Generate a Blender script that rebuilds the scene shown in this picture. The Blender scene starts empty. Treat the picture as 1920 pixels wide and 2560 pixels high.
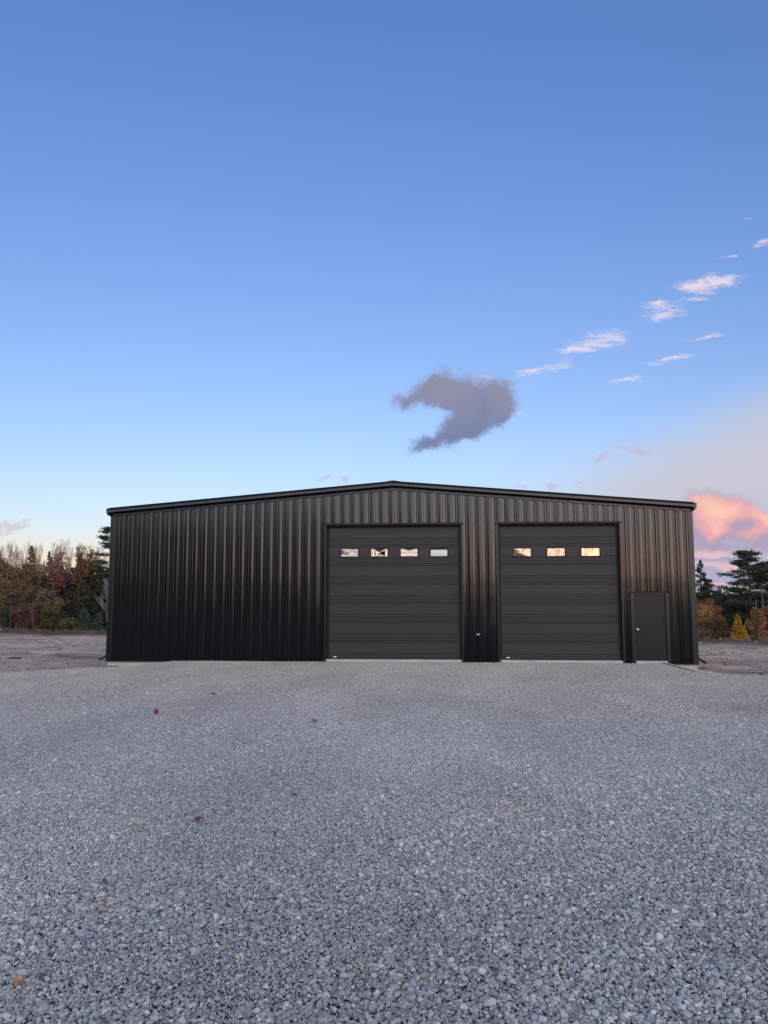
import bpy, bmesh, math, random
import numpy as np
from mathutils import Vector, Matrix

sc = bpy.context.scene
COL = sc.collection
R = math.radians

# ------------------------------------------------------------------ camera
cam = bpy.data.cameras.new('camera')
cam_ob = bpy.data.objects.new('camera', cam)
COL.objects.link(cam_ob)
cam.sensor_fit = 'VERTICAL'
cam.sensor_height = 36.0
cam.lens = 1923 / 2560 * 36.0
cam.clip_start = 0.05
cam.clip_end = 6000
CAM = (1.536, -24.10, 2.1215)
cam_ob.location = CAM
cam_ob.rotation_mode = 'QUATERNION'
_yaw, _pit, _rol = -0.0759, 0.1055, -0.0014
_fw = Vector((math.sin(_yaw) * math.cos(_pit), math.cos(_yaw) * math.cos(_pit), math.sin(_pit)))
_r = Vector((math.cos(_yaw), -math.sin(_yaw), 0)); _u = _r.cross(_fw)
_r2 = _r * math.cos(_rol) + _u * math.sin(_rol); _u2 = -_r * math.sin(_rol) + _u * math.cos(_rol)
cam_ob.rotation_quaternion = Matrix((( _r2.x, _u2.x, -_fw.x), (_r2.y, _u2.y, -_fw.y), (_r2.z, _u2.z, -_fw.z))).to_quaternion()
sc.camera = cam_ob

# ------------------------------------------------------------------ exposure
EXPO = 0.95
sc.view_settings.view_transform = 'Standard'
sc.view_settings.look = 'None'
sc.view_settings.gamma = 1.0
sc.view_settings.use_curve_mapping = False
sc.view_settings.exposure = EXPO
GAIN = 2 ** EXPO

# ------------------------------------------------------------------ sky
SUN_AZ = 166.0        # degrees from +Y towards +X: the sun has gone down behind the viewer, a little to the right
SUN_EL = 4.0
world = bpy.data.worlds.new('World')
sc.world = world
world.use_nodes = True


class NT:
    """small helper to write node graphs"""
    def __init__(self, tree):
        self.t = tree
        self.l = tree.links
    def n(self, kind, **kw):
        nd = self.t.nodes.new(kind)
        for k, v in kw.items():
            setattr(nd, k, v)
        return nd
    def put(self, sock, v):
        if isinstance(v, bpy.types.NodeSocket):
            self.l.new(v, sock)
        else:
            sock.default_value = v
    def m(self, op, a, b=None, c=None, clamp=False):
        nd = self.n('ShaderNodeMath', operation=op, use_clamp=clamp)
        self.put(nd.inputs[0], a)
        if b is not None: self.put(nd.inputs[1], b)
        if c is not None: self.put(nd.inputs[2], c)
        return nd.outputs[0]
    def v(self, op, a, b=None, s=None):
        nd = self.n('ShaderNodeVectorMath', operation=op)
        self.put(nd.inputs[0], a)
        if b is not None: self.put(nd.inputs[1], b)
        if s is not None: self.put(nd.inputs['Scale'], s)
        return nd.outputs['Value'] if op in ('LENGTH', 'DOT_PRODUCT') else nd.outputs[0]
    def mr(self, x, a, b, c=0.0, d=1.0, smooth=True):
        nd = self.n('ShaderNodeMapRange', interpolation_type='SMOOTHSTEP' if smooth else 'LINEAR')
        for i, q in enumerate((x, a, b, c, d)):
            self.put(nd.inputs[i], q)
        return nd.outputs[0]
    def noise(self, vec, scale, detail=4.0, rough=0.55, dist=0.0, color=False):
        nd = self.n('ShaderNodeTexNoise')
        if vec is not None: self.l.new(vec, nd.inputs['Vector'])
        nd.inputs['Scale'].default_value = scale
        nd.inputs['Detail'].default_value = detail
        nd.inputs['Roughness'].default_value = rough
        nd.inputs['Distortion'].default_value = dist
        return nd.outputs['Color'] if color else nd.outputs['Fac']
    def mapping(self, vec, loc=(0, 0, 0), rot=(0, 0, 0), scale=(1, 1, 1), kind='POINT'):
        nd = self.n('ShaderNodeMapping', vector_type=kind)
        self.l.new(vec, nd.inputs[0])
        nd.inputs[1].default_value = loc
        nd.inputs[2].default_value = rot
        nd.inputs[3].default_value = scale
        return nd.outputs[0]
    def mix(self, fac, a, b, mode='MIX'):
        nd = self.n('ShaderNodeMix', data_type='RGBA', blend_type=mode)
        self.put(nd.inputs[0], fac)
        for i, q in ((6, a), (7, b)):
            if isinstance(q, tuple) and len(q) == 3: q = q + (1.0,)
            self.put(nd.inputs[i], q)
        return nd.outputs[2]
    def ramp(self, fac, stops, interp='LINEAR'):
        nd = self.n('ShaderNodeValToRGB')
        self.put(nd.inputs[0], fac)
        cr = nd.color_ramp
        cr.interpolation = interp
        while len(cr.elements) < len(stops):
            cr.elements.new(0.5)
        for e, (p, c) in zip(cr.elements, stops):
            e.position = p
            e.color = c + (1.0,) if len(c) == 3 else c
        return nd.outputs[0]


def srgb(r, g, b):
    f = lambda c: c / 12.92 if c <= 0.04045 else ((c + 0.055) / 1.055) ** 2.4
    return tuple(f(c / 255.0) for c in (r, g, b))


def skyc(r, g, b):
    return tuple(c / GAIN for c in srgb(r, g, b))


# cloud shapes as directions: (x/y, z/y, half width, half height, tilt in degrees)
GREY = [(0.0427, 0.269, 0.0384, 0.0221, 0), (-0.0018, 0.2794, 0.0198, 0.0174, 0), (0.0049, 0.2628, 0.0349, 0.0139, 0), (-0.0272, 0.2635, 0.0232, 0.0151, 20), (-0.0538, 0.2511, 0.0163, 0.0105, 0), (0.0767, 0.2566, 0.0221, 0.0198, 0), (0.0651, 0.2405, 0.0302, 0.0198, 0), (0.045, 0.2257, 0.0360, 0.0185, 25), (0.0113, 0.2101, 0.0360, 0.0150, 28), (-0.0254, 0.1956, 0.0200, 0.0100, 25), (0.03, 0.205, 0.022, 0.010, 10), (0.036, 0.2440, 0.026, 0.013, 10), (0.012, 0.2490, 0.020, 0.007, 0)]
PINKTOP = [(0.3355, 0.1097, 0.0392, 0.0222, 0), (0.3715, 0.1069, 0.0418, 0.0196, -10), (0.3443, 0.091, 0.0327, 0.0196, 0), (0.3913, 0.0733, 0.0288, 0.0105, 0), (0.4076, 0.088, 0.0157, 0.0078, 0), (0.4275, 0.0829, 0.034, 0.0157, 0), (0.402, 0.098, 0.024, 0.013, -20), (0.345, 0.078, 0.018, 0.014, 0)]
PINKALL = [(0.3353, 0.106, 0.0431, 0.0275, 0), (0.3748, 0.1006, 0.0471, 0.0275, -10), (0.3557, 0.0785, 0.0588, 0.0261, 0), (0.421, 0.073, 0.0588, 0.0288, 0), (0.3254, 0.0725, 0.0327, 0.0196, 0), (0.50, 0.075, 0.07, 0.03, 0)]
BANDS = [(0.3328, 0.0496, 0.0431, 0.0052, 0), (0.3538, 0.0359, 0.0549, 0.005, -2), (0.3431, 0.0115, 0.0196, 0.0039, 0), (0.46, 0.042, 0.05, 0.005, 0)]
LOWS = [(0.3427, 0.0563, 0.0784, 0.0078, 0), (0.3533, 0.0255, 0.0915, 0.0144, 0), (0.3481, 0.0427, 0.0523, 0.0037, 0), (0.48, 0.035, 0.09, 0.016, 0)]
WISPS = [(0.3264, 0.4004, 0.0279, 0.0068, 6), (0.3531, 0.4033, 0.0279, 0.0124, 25), (0.3768, 0.4072, 0.0217, 0.0062, 0), (0.2842, 0.3803, 0.0217, 0.0043, 0), (0.2926, 0.3675, 0.0279, 0.0124, 0), (0.211, 0.3322, 0.0403, 0.0136, 5), (0.1777, 0.3174, 0.0248, 0.0077, 10), (0.1502, 0.2987, 0.0217, 0.0068, 10), (0.1169, 0.2883, 0.0201, 0.0062, 12), (0.2974, 0.3035, 0.0403, 0.0043, 10), (0.2404, 0.2767, 0.0279, 0.0034, 7), (0.3441, 0.3317, 0.0279, 0.0043, 5), (0.4232, 0.4545, 0.0155, 0.0056, 10), (0.4044, 0.4908, 0.0062, 0.0025, 0), (0.3753, 0.4373, 0.0124, 0.0025, 0), (0.3316, 0.3836, 0.0186, 0.0037, 5), (0.1462, 0.2565, 0.0077, 0.0019, 5), (0.0992, 0.2321, 0.0077, 0.0022, 0)]
MAUVE = [(0.2419, 0.1897, 0.0217, 0.0062, -5), (0.2562, 0.1819, 0.0124, 0.0056, -30), (0.2092, 0.1751, 0.0155, 0.005, 25), (0.1418, 0.1381, 0.0108, 0.0077, 35), (0.1773, 0.1407, 0.0077, 0.0031, 0), (0.1018, 0.1371, 0.0124, 0.0031, 0), (-0.5999, 0.0904, 0.0214, 0.0107, 0), (-0.5717, 0.0918, 0.0187, 0.0064, 20), (-0.1557, 0.1496, 0.0134, 0.0043, 25), (-0.1279, 0.1476, 0.0096, 0.0054, 0)]


def build_world():
    T = NT(world.node_tree)
    bg = world.node_tree.nodes['Background']
    sky = T.n('ShaderNodeTexSky', sky_type='NISHITA', sun_disc=False)
    sky.sun_elevation = R(SUN_EL)
    sky.sun_rotation = R(SUN_AZ)
    sky.altitude = 200
    sky.air_density = 1.0
    sky.dust_density = 0.5
    sky.ozone_density = 2.0
    base = T.mix(1.0, sky.outputs[0], (1.008, 0.918, 1.28), 'MULTIPLY')
    STR = 0.15
    # thin haze scatters blue back into the lowest few degrees, all round the horizon
    tc = T.n('ShaderNodeTexCoord').outputs['Generated']
    sep = T.n('ShaderNodeSeparateXYZ')
    T.l.new(tc, sep.inputs[0])
    x, y, z = sep.outputs
    hz = T.n('ShaderNodeCombineColor')
    T.l.new(T.mr(z, 0.18, 0.66, 1.0, 0.86), hz.inputs[0])
    T.l.new(T.mr(z, 0.0, 0.3, 1.0, 1.02), hz.inputs[1])
    T.l.new(T.m('MULTIPLY', T.mr(z, 0.13, 0.0, 1.0, 1.28), T.mr(z, 0.2, 0.66, 1.0, 1.14)), hz.inputs[2])
    base = T.mix(1.0, base, hz.outputs[0], 'MULTIPLY')
    ys = T.m('MAXIMUM', y, 0.05)
    uu = T.m('DIVIDE', x, ys)
    vv = T.m('DIVIDE', z, ys)
    cmb = T.n('ShaderNodeCombineXYZ')
    T.put(cmb.inputs[0], uu); T.put(cmb.inputs[1], vv)
    uv = cmb.outputs[0]
    front = T.mr(y, 0.54, 0.74)

    def warp(vec, amt1, sc1, amt2, sc2, stretch=(1, 1, 1)):
        st = T.mapping(vec, scale=stretch)
        n1 = T.v('SCALE', T.v('SUBTRACT', T.noise(st, sc1, 3, color=True), (0.5, 0.5, 0.5)), s=amt1)
        n2 = T.v('SCALE', T.v('SUBTRACT', T.noise(st, sc2, 5, 0.6, color=True), (0.5, 0.5, 0.5)), s=amt2)
        nd = T.n('ShaderNodeVectorMath', operation='MULTIPLY')
        T.put(nd.inputs[0], T.v('ADD', T.v('ADD', vec, n1), n2)); nd.inputs[1].default_value = (1, 1, 0)
        return nd.outputs[0]

    def field(vec, blobs, k=1.0, outer=1.35, inner=0.1):
        tot = None
        for (u0, v0, a, b, t) in blobs:
            mp = T.mapping(vec, (u0, v0, 0), (0, 0, R(t)), (a * k, b * k, 1), 'TEXTURE')
            f = T.mr(T.v('LENGTH', mp), outer, inner)
            tot = f if tot is None else T.m('ADD', tot, f)
        return tot

    wc = warp(uv, 0.024, 28, 0.018, 75)
    wp = warp(uv, 0.028, 26, 0.012, 80)
    ws = warp(uv, 0.020, 30, 0.016, 90, (0.55, 1.5, 1))
    col = T.v('SCALE', base, s=STR)

    # high grey veil spreading to the right
    line = T.m('MINIMUM', T.m('MULTIPLY_ADD', uu, 0.35, 0.100), 0.34)
    veil = T.mr(T.m('SUBTRACT', line, T.m('ADD', vv, T.m('MULTIPLY', T.m('SUBTRACT', T.noise(T.mapping(uv, scale=(0.6, 1.6, 1)), 9, 4), 0.5), 0.05))), -0.055, 0.075)
    veil = T.m('MULTIPLY', T.m('MULTIPLY', veil, T.mr(uu, -0.02, 0.30)), 0.90)
    veil = T.m('MULTIPLY', veil, front)
    vcol = T.mix(T.mr(vv, 0.0, 0.2), skyc(196, 190, 214), skyc(203, 200, 210))
    col = T.mix(veil, col, vcol)

    # low lavender layers and lit streaks near the horizon
    lo = T.m('MULTIPLY', T.mr(field(ws, LOWS, 1.15), 0.1, 0.8), T.m('MULTIPLY', front, 0.85))
    col = T.mix(lo, col, T.mix(T.mr(vv, 0.02, 0.06), skyc(176, 172, 205), skyc(172, 166, 190)))
    ba = T.m('MULTIPLY', T.mr(field(ws, BANDS, 1.1), 0.1, 0.9), T.m('MULTIPLY', front, 0.9))
    col = T.mix(ba, col, T.mix(T.noise(uv, 40, 3), skyc(238, 182, 190), skyc(222, 200, 205)))

    # wisps
    wf = T.m('MULTIPLY', field(ws, WISPS, 1.15), T.mr(T.noise(T.mapping(uv, rot=(0, 0, R(-12)), scale=(0.5, 1.7, 1)), 85, 6, 0.65), 0.28, 0.68, 0.2, 1.4))
    wa = T.m('MULTIPLY', T.mr(wf, 0.08, 1.6), T.m('MULTIPLY', front, 0.80))
    col = T.mix(wa, col, T.mix(T.noise(uv, 60, 3), skyc(236, 222, 236), skyc(255, 236, 232)))
    # little torn mauve scraps
    ma = T.m('MULTIPLY', T.mr(T.m('MULTIPLY', field(ws, MAUVE, 1.15), T.mr(T.noise(uv, 110, 5, 0.6), 0.3, 0.65, 0.4, 1.3)), 0.15, 1.0), T.m('MULTIPLY', front, 0.5))
    col = T.mix(ma, col, T.mix(T.noise(uv, 25, 2), skyc(222, 178, 190), skyc(176, 176, 200)))

    # grey drifting cloud
    gn = T.noise(uv, 120, 6, 0.62)
    gf = T.m('ADD', field(wc, GREY, 1.38), T.m('MULTIPLY', T.m('SUBTRACT', gn, 0.5), 0.75))
    ga = T.m('MULTIPLY', T.mr(gf, 0.14, 1.5), T.m('MULTIPLY', front, 0.97))
    gsh = T.mr(T.m('ADD', vv, T.m('MULTIPLY', T.m('SUBTRACT', T.noise(uv, 30, 5, 0.6), 0.5), 0.13)), 0.195, 0.275)
    gcol = T.mix(gsh, skyc(120, 130, 165), skyc(144, 143, 167))
    gcol = T.mix(T.m('MULTIPLY', T.mr(gf, 1.0, 0.2), 0.4), gcol, skyc(164, 160, 186))
    lit = field(wc, [(0.056, 0.287, 0.012, 0.006, -10)])
    gcol = T.mix(T.m('MULTIPLY', lit, 0.8, clamp=True), gcol, skyc(240, 190, 185))
    col = T.mix(ga, col, gcol)

    # sunlit pink cloud bank
    pn = T.noise(uv, 75, 6, 0.6)
    pf = T.m('ADD', field(wp, PINKALL, 1.02), T.m('MULTIPLY', T.m('SUBTRACT', pn, 0.5), 0.5))
    pa = T.m('MULTIPLY', T.mr(pf, 0.08, 1.15), T.m('MULTIPLY', front, 0.97))
    ptf = T.m('ADD', field(wp, PINKTOP, 1.05), T.m('MULTIPLY', T.m('SUBTRACT', T.noise(uv, 38, 6, 0.62), 0.5), 1.5))
    lit2 = T.mr(ptf, 0.0, 2.5)
    pc = T.mix(T.mr(lit2, 0.0, 0.55), skyc(176, 162, 186), skyc(238, 172, 176))
    pc = T.mix(T.mr(lit2, 0.45, 1.0), pc, skyc(255, 197, 182))
    hot = field(wp, [(0.338, 0.112, 0.026, 0.013, 0)])
    pc = T.mix(T.m('MULTIPLY', hot, 0.55, clamp=True), pc, skyc(255, 212, 172))
    col = T.mix(pa, col, pc)

    # two backgrounds: the clear sky everywhere, and the same sky with the clouds where there are any
    T.l.new(base, bg.inputs[0])
    bg.inputs[1].default_value = STR
    bgc = T.n('ShaderNodeBackground')
    T.l.new(col, bgc.inputs[0])
    part = T.m('MULTIPLY', T.m('GREATER_THAN', y, 0.53), T.m('MULTIPLY', T.m('LESS_THAN', vv, 0.53), T.m('MULTIPLY', T.m('GREATER_THAN', vv, -0.02), T.m('GREATER_THAN', uu, -0.70))))
    mx = T.n('ShaderNodeMixShader')
    T.l.new(part, mx.inputs[0]); T.l.new(bg.outputs[0], mx.inputs[1]); T.l.new(bgc.outputs[0], mx.inputs[2])
    T.l.new(mx.outputs[0], world.node_tree.nodes['World Output'].inputs[0])
    world.cycles.sampling_method = 'MANUAL'
    world.cycles.sample_map_resolution = 512


build_world()

# ------------------------------------------------------------------ sun (already down behind the trees at the viewer's back)
sun = bpy.data.lights.new('sun', 'SUN')
sun.energy = 2.3
sun.angle = R(120)         # after sunset the whole western sky is the lamp
sun.color = (1.0, 0.92, 0.86)
sun_ob = bpy.data.objects.new('sun', sun)
COL.objects.link(sun_ob)
_sd = Vector((math.sin(R(SUN_AZ)) * math.cos(R(SUN_EL)), math.cos(R(SUN_AZ)) * math.cos(R(SUN_EL)), math.sin(R(SUN_EL))))
sun_ob.rotation_euler = _sd.to_track_quat('Z', 'Y').to_euler()
sun_ob.location = (0, -60, 40)

# ================================================================== helpers


def link(o, parent=None):
    COL.objects.link(o)
    if parent is not None:
        o.parent = parent
    return o


def tag(o, label=None, cat=None, group=None, kind=None):
    if label: o['label'] = label
    if cat: o['category'] = cat
    if group: o['group'] = group
    if kind: o['kind'] = kind
    return o


def empty(name, loc=(0, 0, 0)):
    o = bpy.data.objects.new(name, None)
    o.location = loc
    o.empty_display_size = 0.3
    return link(o)


def np_mesh(name, verts, faces, mat=None, smooth=False, mat_idx=None):
    """verts (n,3) and faces (m,k) as numpy arrays"""
    me = bpy.data.meshes.new(name)
    verts = np.asarray(verts, np.float32)
    faces = np.asarray(faces, np.int32)
    m, k = faces.shape
    me.vertices.add(len(verts))
    me.vertices.foreach_set('co', verts.ravel())
    me.loops.add(m * k)
    me.loops.foreach_set('vertex_index', faces.ravel())
    me.polygons.add(m)
    me.polygons.foreach_set('loop_start', np.arange(0, m * k, k, dtype=np.int32))
    me.polygons.foreach_set('use_smooth', np.full(m, smooth, bool))
    if mat is not None:
        for q in (mat if isinstance(mat, (list, tuple)) else [mat]):
            me.materials.append(q)
    if mat_idx is not None:
        me.polygons.foreach_set('material_index', np.asarray(mat_idx, np.int32))
    me.update(calc_edges=True)
    return me


class MB:
    """collects boxes, prisms and tubes into one mesh"""
    def __init__(self):
        self.v = []
        self.f = []
    def add(self, vs, fs):
        b = len(self.v)
        self.v += [tuple(q) for q in vs]
        self.f += [tuple(i + b for i in f) for f in fs]
        return self
    def box(self, x0, x1, y0, y1, z0, z1):
        vs = [(x, y, z) for z in (z0, z1) for y in (y0, y1) for x in (x0, x1)]
        return self.add(vs, [(0, 2, 3, 1), (4, 5, 7, 6), (0, 1, 5, 4), (2, 6, 7, 3), (0, 4, 6, 2), (1, 3, 7, 5)])
    def loft(self, rings, close=True, caps=True):
        n = len(rings[0])
        b = len(self.v)
        for r in rings:
            self.v += [tuple(q) for q in r]
        for i in range(len(rings) - 1):
            for j in range(n if close else n - 1):
                k = (j + 1) % n
                self.f.append((b + i * n + j, b + i * n + k, b + (i + 1) * n + k, b + (i + 1) * n + j))
        if caps and close:
            self.f.append(tuple(b + j for j in range(n))[::-1])
            self.f.append(tuple(b + (len(rings) - 1) * n + j for j in range(n)))
        return self
    def tube(self, path, rad, sides=8, caps=True):
        path = [Vector(p) for p in path]
        rings = []
        for i, p in enumerate(path):
            d = (path[min(i + 1, len(path) - 1)] - path[max(i - 1, 0)]).normalized()
            a = d.cross(Vector((0, 0, 1)))
            if a.length < 1e-3: a = d.cross(Vector((0, 1, 0)))
            a.normalize(); b = d.cross(a)
            r = rad[i] if isinstance(rad, (list, tuple)) else rad
            rings.append([p + (a * math.cos(t) + b * math.sin(t)) * r for t in [2 * math.pi * k / sides for k in range(sides)]])
        return self.loft(rings, True, caps)
    def build(self, name, mat, parent=None, smooth=False, bevel=0.0):
        me = bpy.data.meshes.new(name)
        me.from_pydata(self.v, [], self.f)
        bm = bmesh.new(); bm.from_mesh(me)
        bmesh.ops.recalc_face_normals(bm, faces=bm.faces)
        if bevel > 0:
            bmesh.ops.bevel(bm, geom=[e for e in bm.edges if len(e.link_faces) == 2 and e.calc_face_angle(0) > 0.6], offset=bevel, segments=1, affect='EDGES', clamp_overlap=True)
        bm.to_mesh(me); bm.free()
        if smooth:
            me.polygons.foreach_set('use_smooth', [True] * len(me.polygons))
        me.materials.append(mat)
        o = bpy.data.objects.new(name, me)
        return link(o, parent)


def new_mat(name):
    m = bpy.data.materials.new(name)
    m.use_nodes = True
    T = NT(m.node_tree)
    p = m.node_tree.nodes['Principled BSDF']
    return m, T, p


def simple(name, col, rough=0.6, metal=0.0, spec=0.5):
    m, T, p = new_mat(name)
    p.inputs['Base Color'].default_value = col + (1.0,)
    p.inputs['Roughness'].default_value = rough
    p.inputs['Metallic'].default_value = metal
    p.inputs['Specular IOR Level'].default_value = spec
    return m


def bump(T, p, height, strength, dist):
    b = T.n('ShaderNodeBump')
    b.inputs['Strength'].default_value = strength
    b.inputs['Distance'].default_value = dist
    T.l.new(height, b.inputs['Height'])
    T.l.new(b.outputs[0], p.inputs['Normal'])


def objco(T):
    return T.n('ShaderNodeTexCoord').outputs['Object']


def smoothstep(a, b, x):
    t = np.clip((x - a) / (b - a), 0, 1)
    return t * t * (3 - 2 * t)


# cheap value noise on numpy arrays
def vnoise(x, y, seed=0):
    xi = np.floor(x).astype(np.int64); yi = np.floor(y).astype(np.int64)
    fx = x - xi; fy = y - yi
    fx = fx * fx * (3 - 2 * fx); fy = fy * fy * (3 - 2 * fy)
    def h(a, b):
        n = (a * 374761393 + b * 668265263 + seed * 974711) & 0x7fffffff
        n = ((n ^ (n >> 13)) * 1274126177) & 0x7fffffff
        n = n ^ (n >> 16)
        return (n & 0xffff) / 65535.0
    return (h(xi, yi) * (1 - fx) + h(xi + 1, yi) * fx) * (1 - fy) + (h(xi, yi + 1) * (1 - fx) + h(xi + 1, yi + 1) * fx) * fy


def fbm(x, y, seed=0, oct=4):
    s = 0; a = 0.5
    for i in range(oct):
        s = s + a * (vnoise(x * 2 ** i, y * 2 ** i, seed + i) - 0.5)
        a *= 0.5
    return s


# ================================================================== materials
def steel_mat(name, col, rough=0.155, streak=1.0):
    m, T, p = new_mat(name)
    oc = objco(T)
    n1 = T.noise(T.mapping(oc, scale=(14, 14, 0.55)), 1.0, 4, 0.6)
    n2 = T.noise(T.mapping(oc, scale=(2.2, 2.2, 0.9)), 1.0, 3, 0.5)
    c = T.mix(T.mr(n1, 0.3, 0.7), col, tuple(q * 1.5 for q in col))
    T.l.new(c, p.inputs['Base Color'])
    T.l.new(T.m('ADD', T.m('MULTIPLY', n2, 0.12), rough - 0.06), p.inputs['Roughness'])
    p.inputs['Specular IOR Level'].default_value = 0.5
    p.inputs['Specular Tint'].default_value = (0.84, 0.91, 1.0, 1.0)
    h = T.m('ADD', T.m('MULTIPLY', n1, 0.35), n2)
    bump(T, p, h, 0.5 * streak, 0.004)
    return m


M = {}
M['steel'] = steel_mat('black_steel', (0.0036, 0.0037, 0.0050))
M['trim'] = steel_mat('black_trim', (0.0034, 0.0035, 0.0045), 0.30, 0.4)
M['dark'] = simple('black_rubber', (0.004, 0.004, 0.0045), 0.6, 0.0, 0.3)
M['metal'] = simple('satin_nickel', (0.72, 0.70, 0.67), 0.22, 1.0)
M['frame'] = simple('window_frame_black', (0.003, 0.003, 0.003), 0.6, 0.0, 0.25)
M['screw'] = simple('screw_head', (0.012, 0.012, 0.013), 0.35)
M['sticker'] = simple('white_sticker', (0.75, 0.76, 0.78), 0.5)
M['pale'] = simple('pale_foam', (0.62, 0.60, 0.52), 0.8)


def door_mat(name='door_charcoal'):
    m, T, p = new_mat(name)
    oc = objco(T)
    g = T.noise(T.mapping(oc, scale=(5, 1, 70)), 1.0, 4, 0.6, 0.6)
    n = T.noise(oc, 1.3, 3)
    c = T.mix(n, (0.0235, 0.0225, 0.024), (0.029, 0.0277, 0.0295))
    T.l.new(c, p.inputs['Base Color'])
    p.inputs['Roughness'].default_value = 0.58
    p.inputs['Specular IOR Level'].default_value = 0.35
    bump(T, p, g, 0.55, 0.004)
    return m


M['door'] = door_mat()
M['entry'] = steel_mat('entry_door_paint', (0.0085, 0.0080, 0.0078), 0.34, 0.15)
M['entry'].node_tree.nodes['Principled BSDF'].inputs['Specular IOR Level'].default_value = 0.28


def glass_mat(name, refl, tint):
    """insulated pane: mostly a mirror of the evening sky in front of a dark room"""
    m, T, p = new_mat(name)
    nt = m.node_tree
    p.inputs['Base Color'].default_value = (0.012, 0.012, 0.013, 1)
    p.inputs['Roughness'].default_value = 0.08
    gl = T.n('ShaderNodeBsdfGlossy')
    gl.inputs['Color'].default_value = tint + (1,)
    gl.inputs['Roughness'].default_value = 0.0
    oc = objco(T)
    b = T.n('ShaderNodeBump'); b.inputs['Strength'].default_value = 0.05; b.inputs['Distance'].default_value = 0.001
    T.l.new(T.noise(oc, 5, 2), b.inputs['Height']); T.l.new(b.outputs[0], gl.inputs['Normal'])
    mx = T.n('ShaderNodeMixShader'); mx.inputs[0].default_value = refl
    T.l.new(p.outputs[0], mx.inputs[1]); T.l.new(gl.outputs[0], mx.inputs[2])
    T.l.new(mx.outputs[0], nt.nodes['Material Output'].inputs[0])
    return m


M['glass'] = glass_mat('flat_pane', 0.14, (1, 1, 1))
M['dish'] = glass_mat('dished_pane', 0.17, (1, 1, 1))


def concrete():
    m, T, p = new_mat('concrete')
    oc = objco(T)
    c = T.ramp(T.noise(oc, 2.5, 6, 0.6), [(0.3, (0.33, 0.31, 0.275)), (0.7, (0.47, 0.445, 0.40))])
    T.l.new(c, p.inputs['Base Color'])
    p.inputs['Roughness'].default_value = 0.85
    bump(T, p, T.noise(oc, 35, 5), 0.4, 0.01)
    return m


M['concrete'] = concrete()


def stone_ramp(T, rnd, warmfac):
    cool = T.ramp(rnd, [(0.0, (0.145, 0.158, 0.170)), (0.2, (0.245, 0.262, 0.274)), (0.5, (0.345, 0.364, 0.372)), (0.8, (0.445, 0.460, 0.460)), (0.93, (0.54, 0.55, 0.535)), (1.0, (0.64, 0.63, 0.61))])
    warm = T.ramp(rnd, [(0.0, (0.165, 0.148, 0.122)), (0.25, (0.29, 0.266, 0.226)), (0.65, (0.41, 0.380, 0.330)), (0.93, (0.55, 0.515, 0.45)), (1.0, (0.72, 0.68, 0.61))])
    return T.mix(warmfac, cool, warm)


def gravel_mat():
    m, T, p = new_mat('gravel_stones')
    g = T.n('ShaderNodeNewGeometry')
    oi = T.n('ShaderNodeObjectInfo')
    rnd = g.outputs['Random Per Island']
    pos = g.outputs['Position']
    r2 = T.m('FRACT', T.m('ADD', T.m('MULTIPLY', rnd, 37.7), oi.outputs['Random']))
    r3 = T.m('FRACT', T.m('ADD', T.m('MULTIPLY', rnd, 91.3), T.m('MULTIPLY', oi.outputs['Random'], 3.1)))
    sep = T.n('ShaderNodeSeparateXYZ'); T.l.new(pos, sep.inputs[0])
    big = T.noise(pos, 0.22, 4, 0.6)
    near_shed = T.mr(T.m('ADD', sep.outputs[1], T.m('MULTIPLY', T.m('SUBTRACT', big, 0.5), 9.0)), -15.0, -4.0)
    wf = T.m('ADD', T.m('MULTIPLY', near_shed, 1.0), T.m('ADD', T.m('MULTIPLY', T.mr(r3, 0.66, 0.92), 0.85), T.m('MULTIPLY', T.mr(big, 0.55, 0.7), 0.25)), clamp=True)
    c = stone_ramp(T, r2, wf)
    # odd brown and blue stones
    c = T.mix(T.m('MULTIPLY', T.mr(r3, 0.965, 0.975), 0.7), c, (0.235, 0.165, 0.115))
    c = T.mix(T.m('MULTIPLY', T.mr(r3, 0.06, 0.05), 0.6), c, (0.19, 0.23, 0.31))
    c = T.mix(0.22, c, T.ramp(T.noise(pos, 90, 4, 0.65), [(0.3, (0.26, 0.266, 0.276)), (0.7, (0.43, 0.435, 0.44))]))
    # fines and dust lying in loose patches
    dust = T.m('MULTIPLY', T.mr(T.noise(pos, 0.55, 5, 0.65), 0.54, 0.72), 0.35)
    c = T.mix(dust, c, (0.40, 0.38, 0.365))
    # broad uneven tone: compacted lanes lighter, loose drifts darker
    tone = T.m('ADD', T.m('MULTIPLY', T.noise(T.mapping(pos, rot=(0, 0, 0.25), scale=(1.0, 0.45, 1)), 0.42, 5, 0.62), 0.80), 0.60)
    c = T.v('SCALE', c, s=tone)
    T.l.new(c, p.inputs['Base Color'])
    p.inputs['Roughness'].default_value = 0.82
    p.inputs['Specular IOR Level'].default_value = 0.3
    bump(T, p, T.noise(pos, 160, 4, 0.6), 0.35, 0.003)
    return m


M['gravel'] = gravel_mat()


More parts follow.
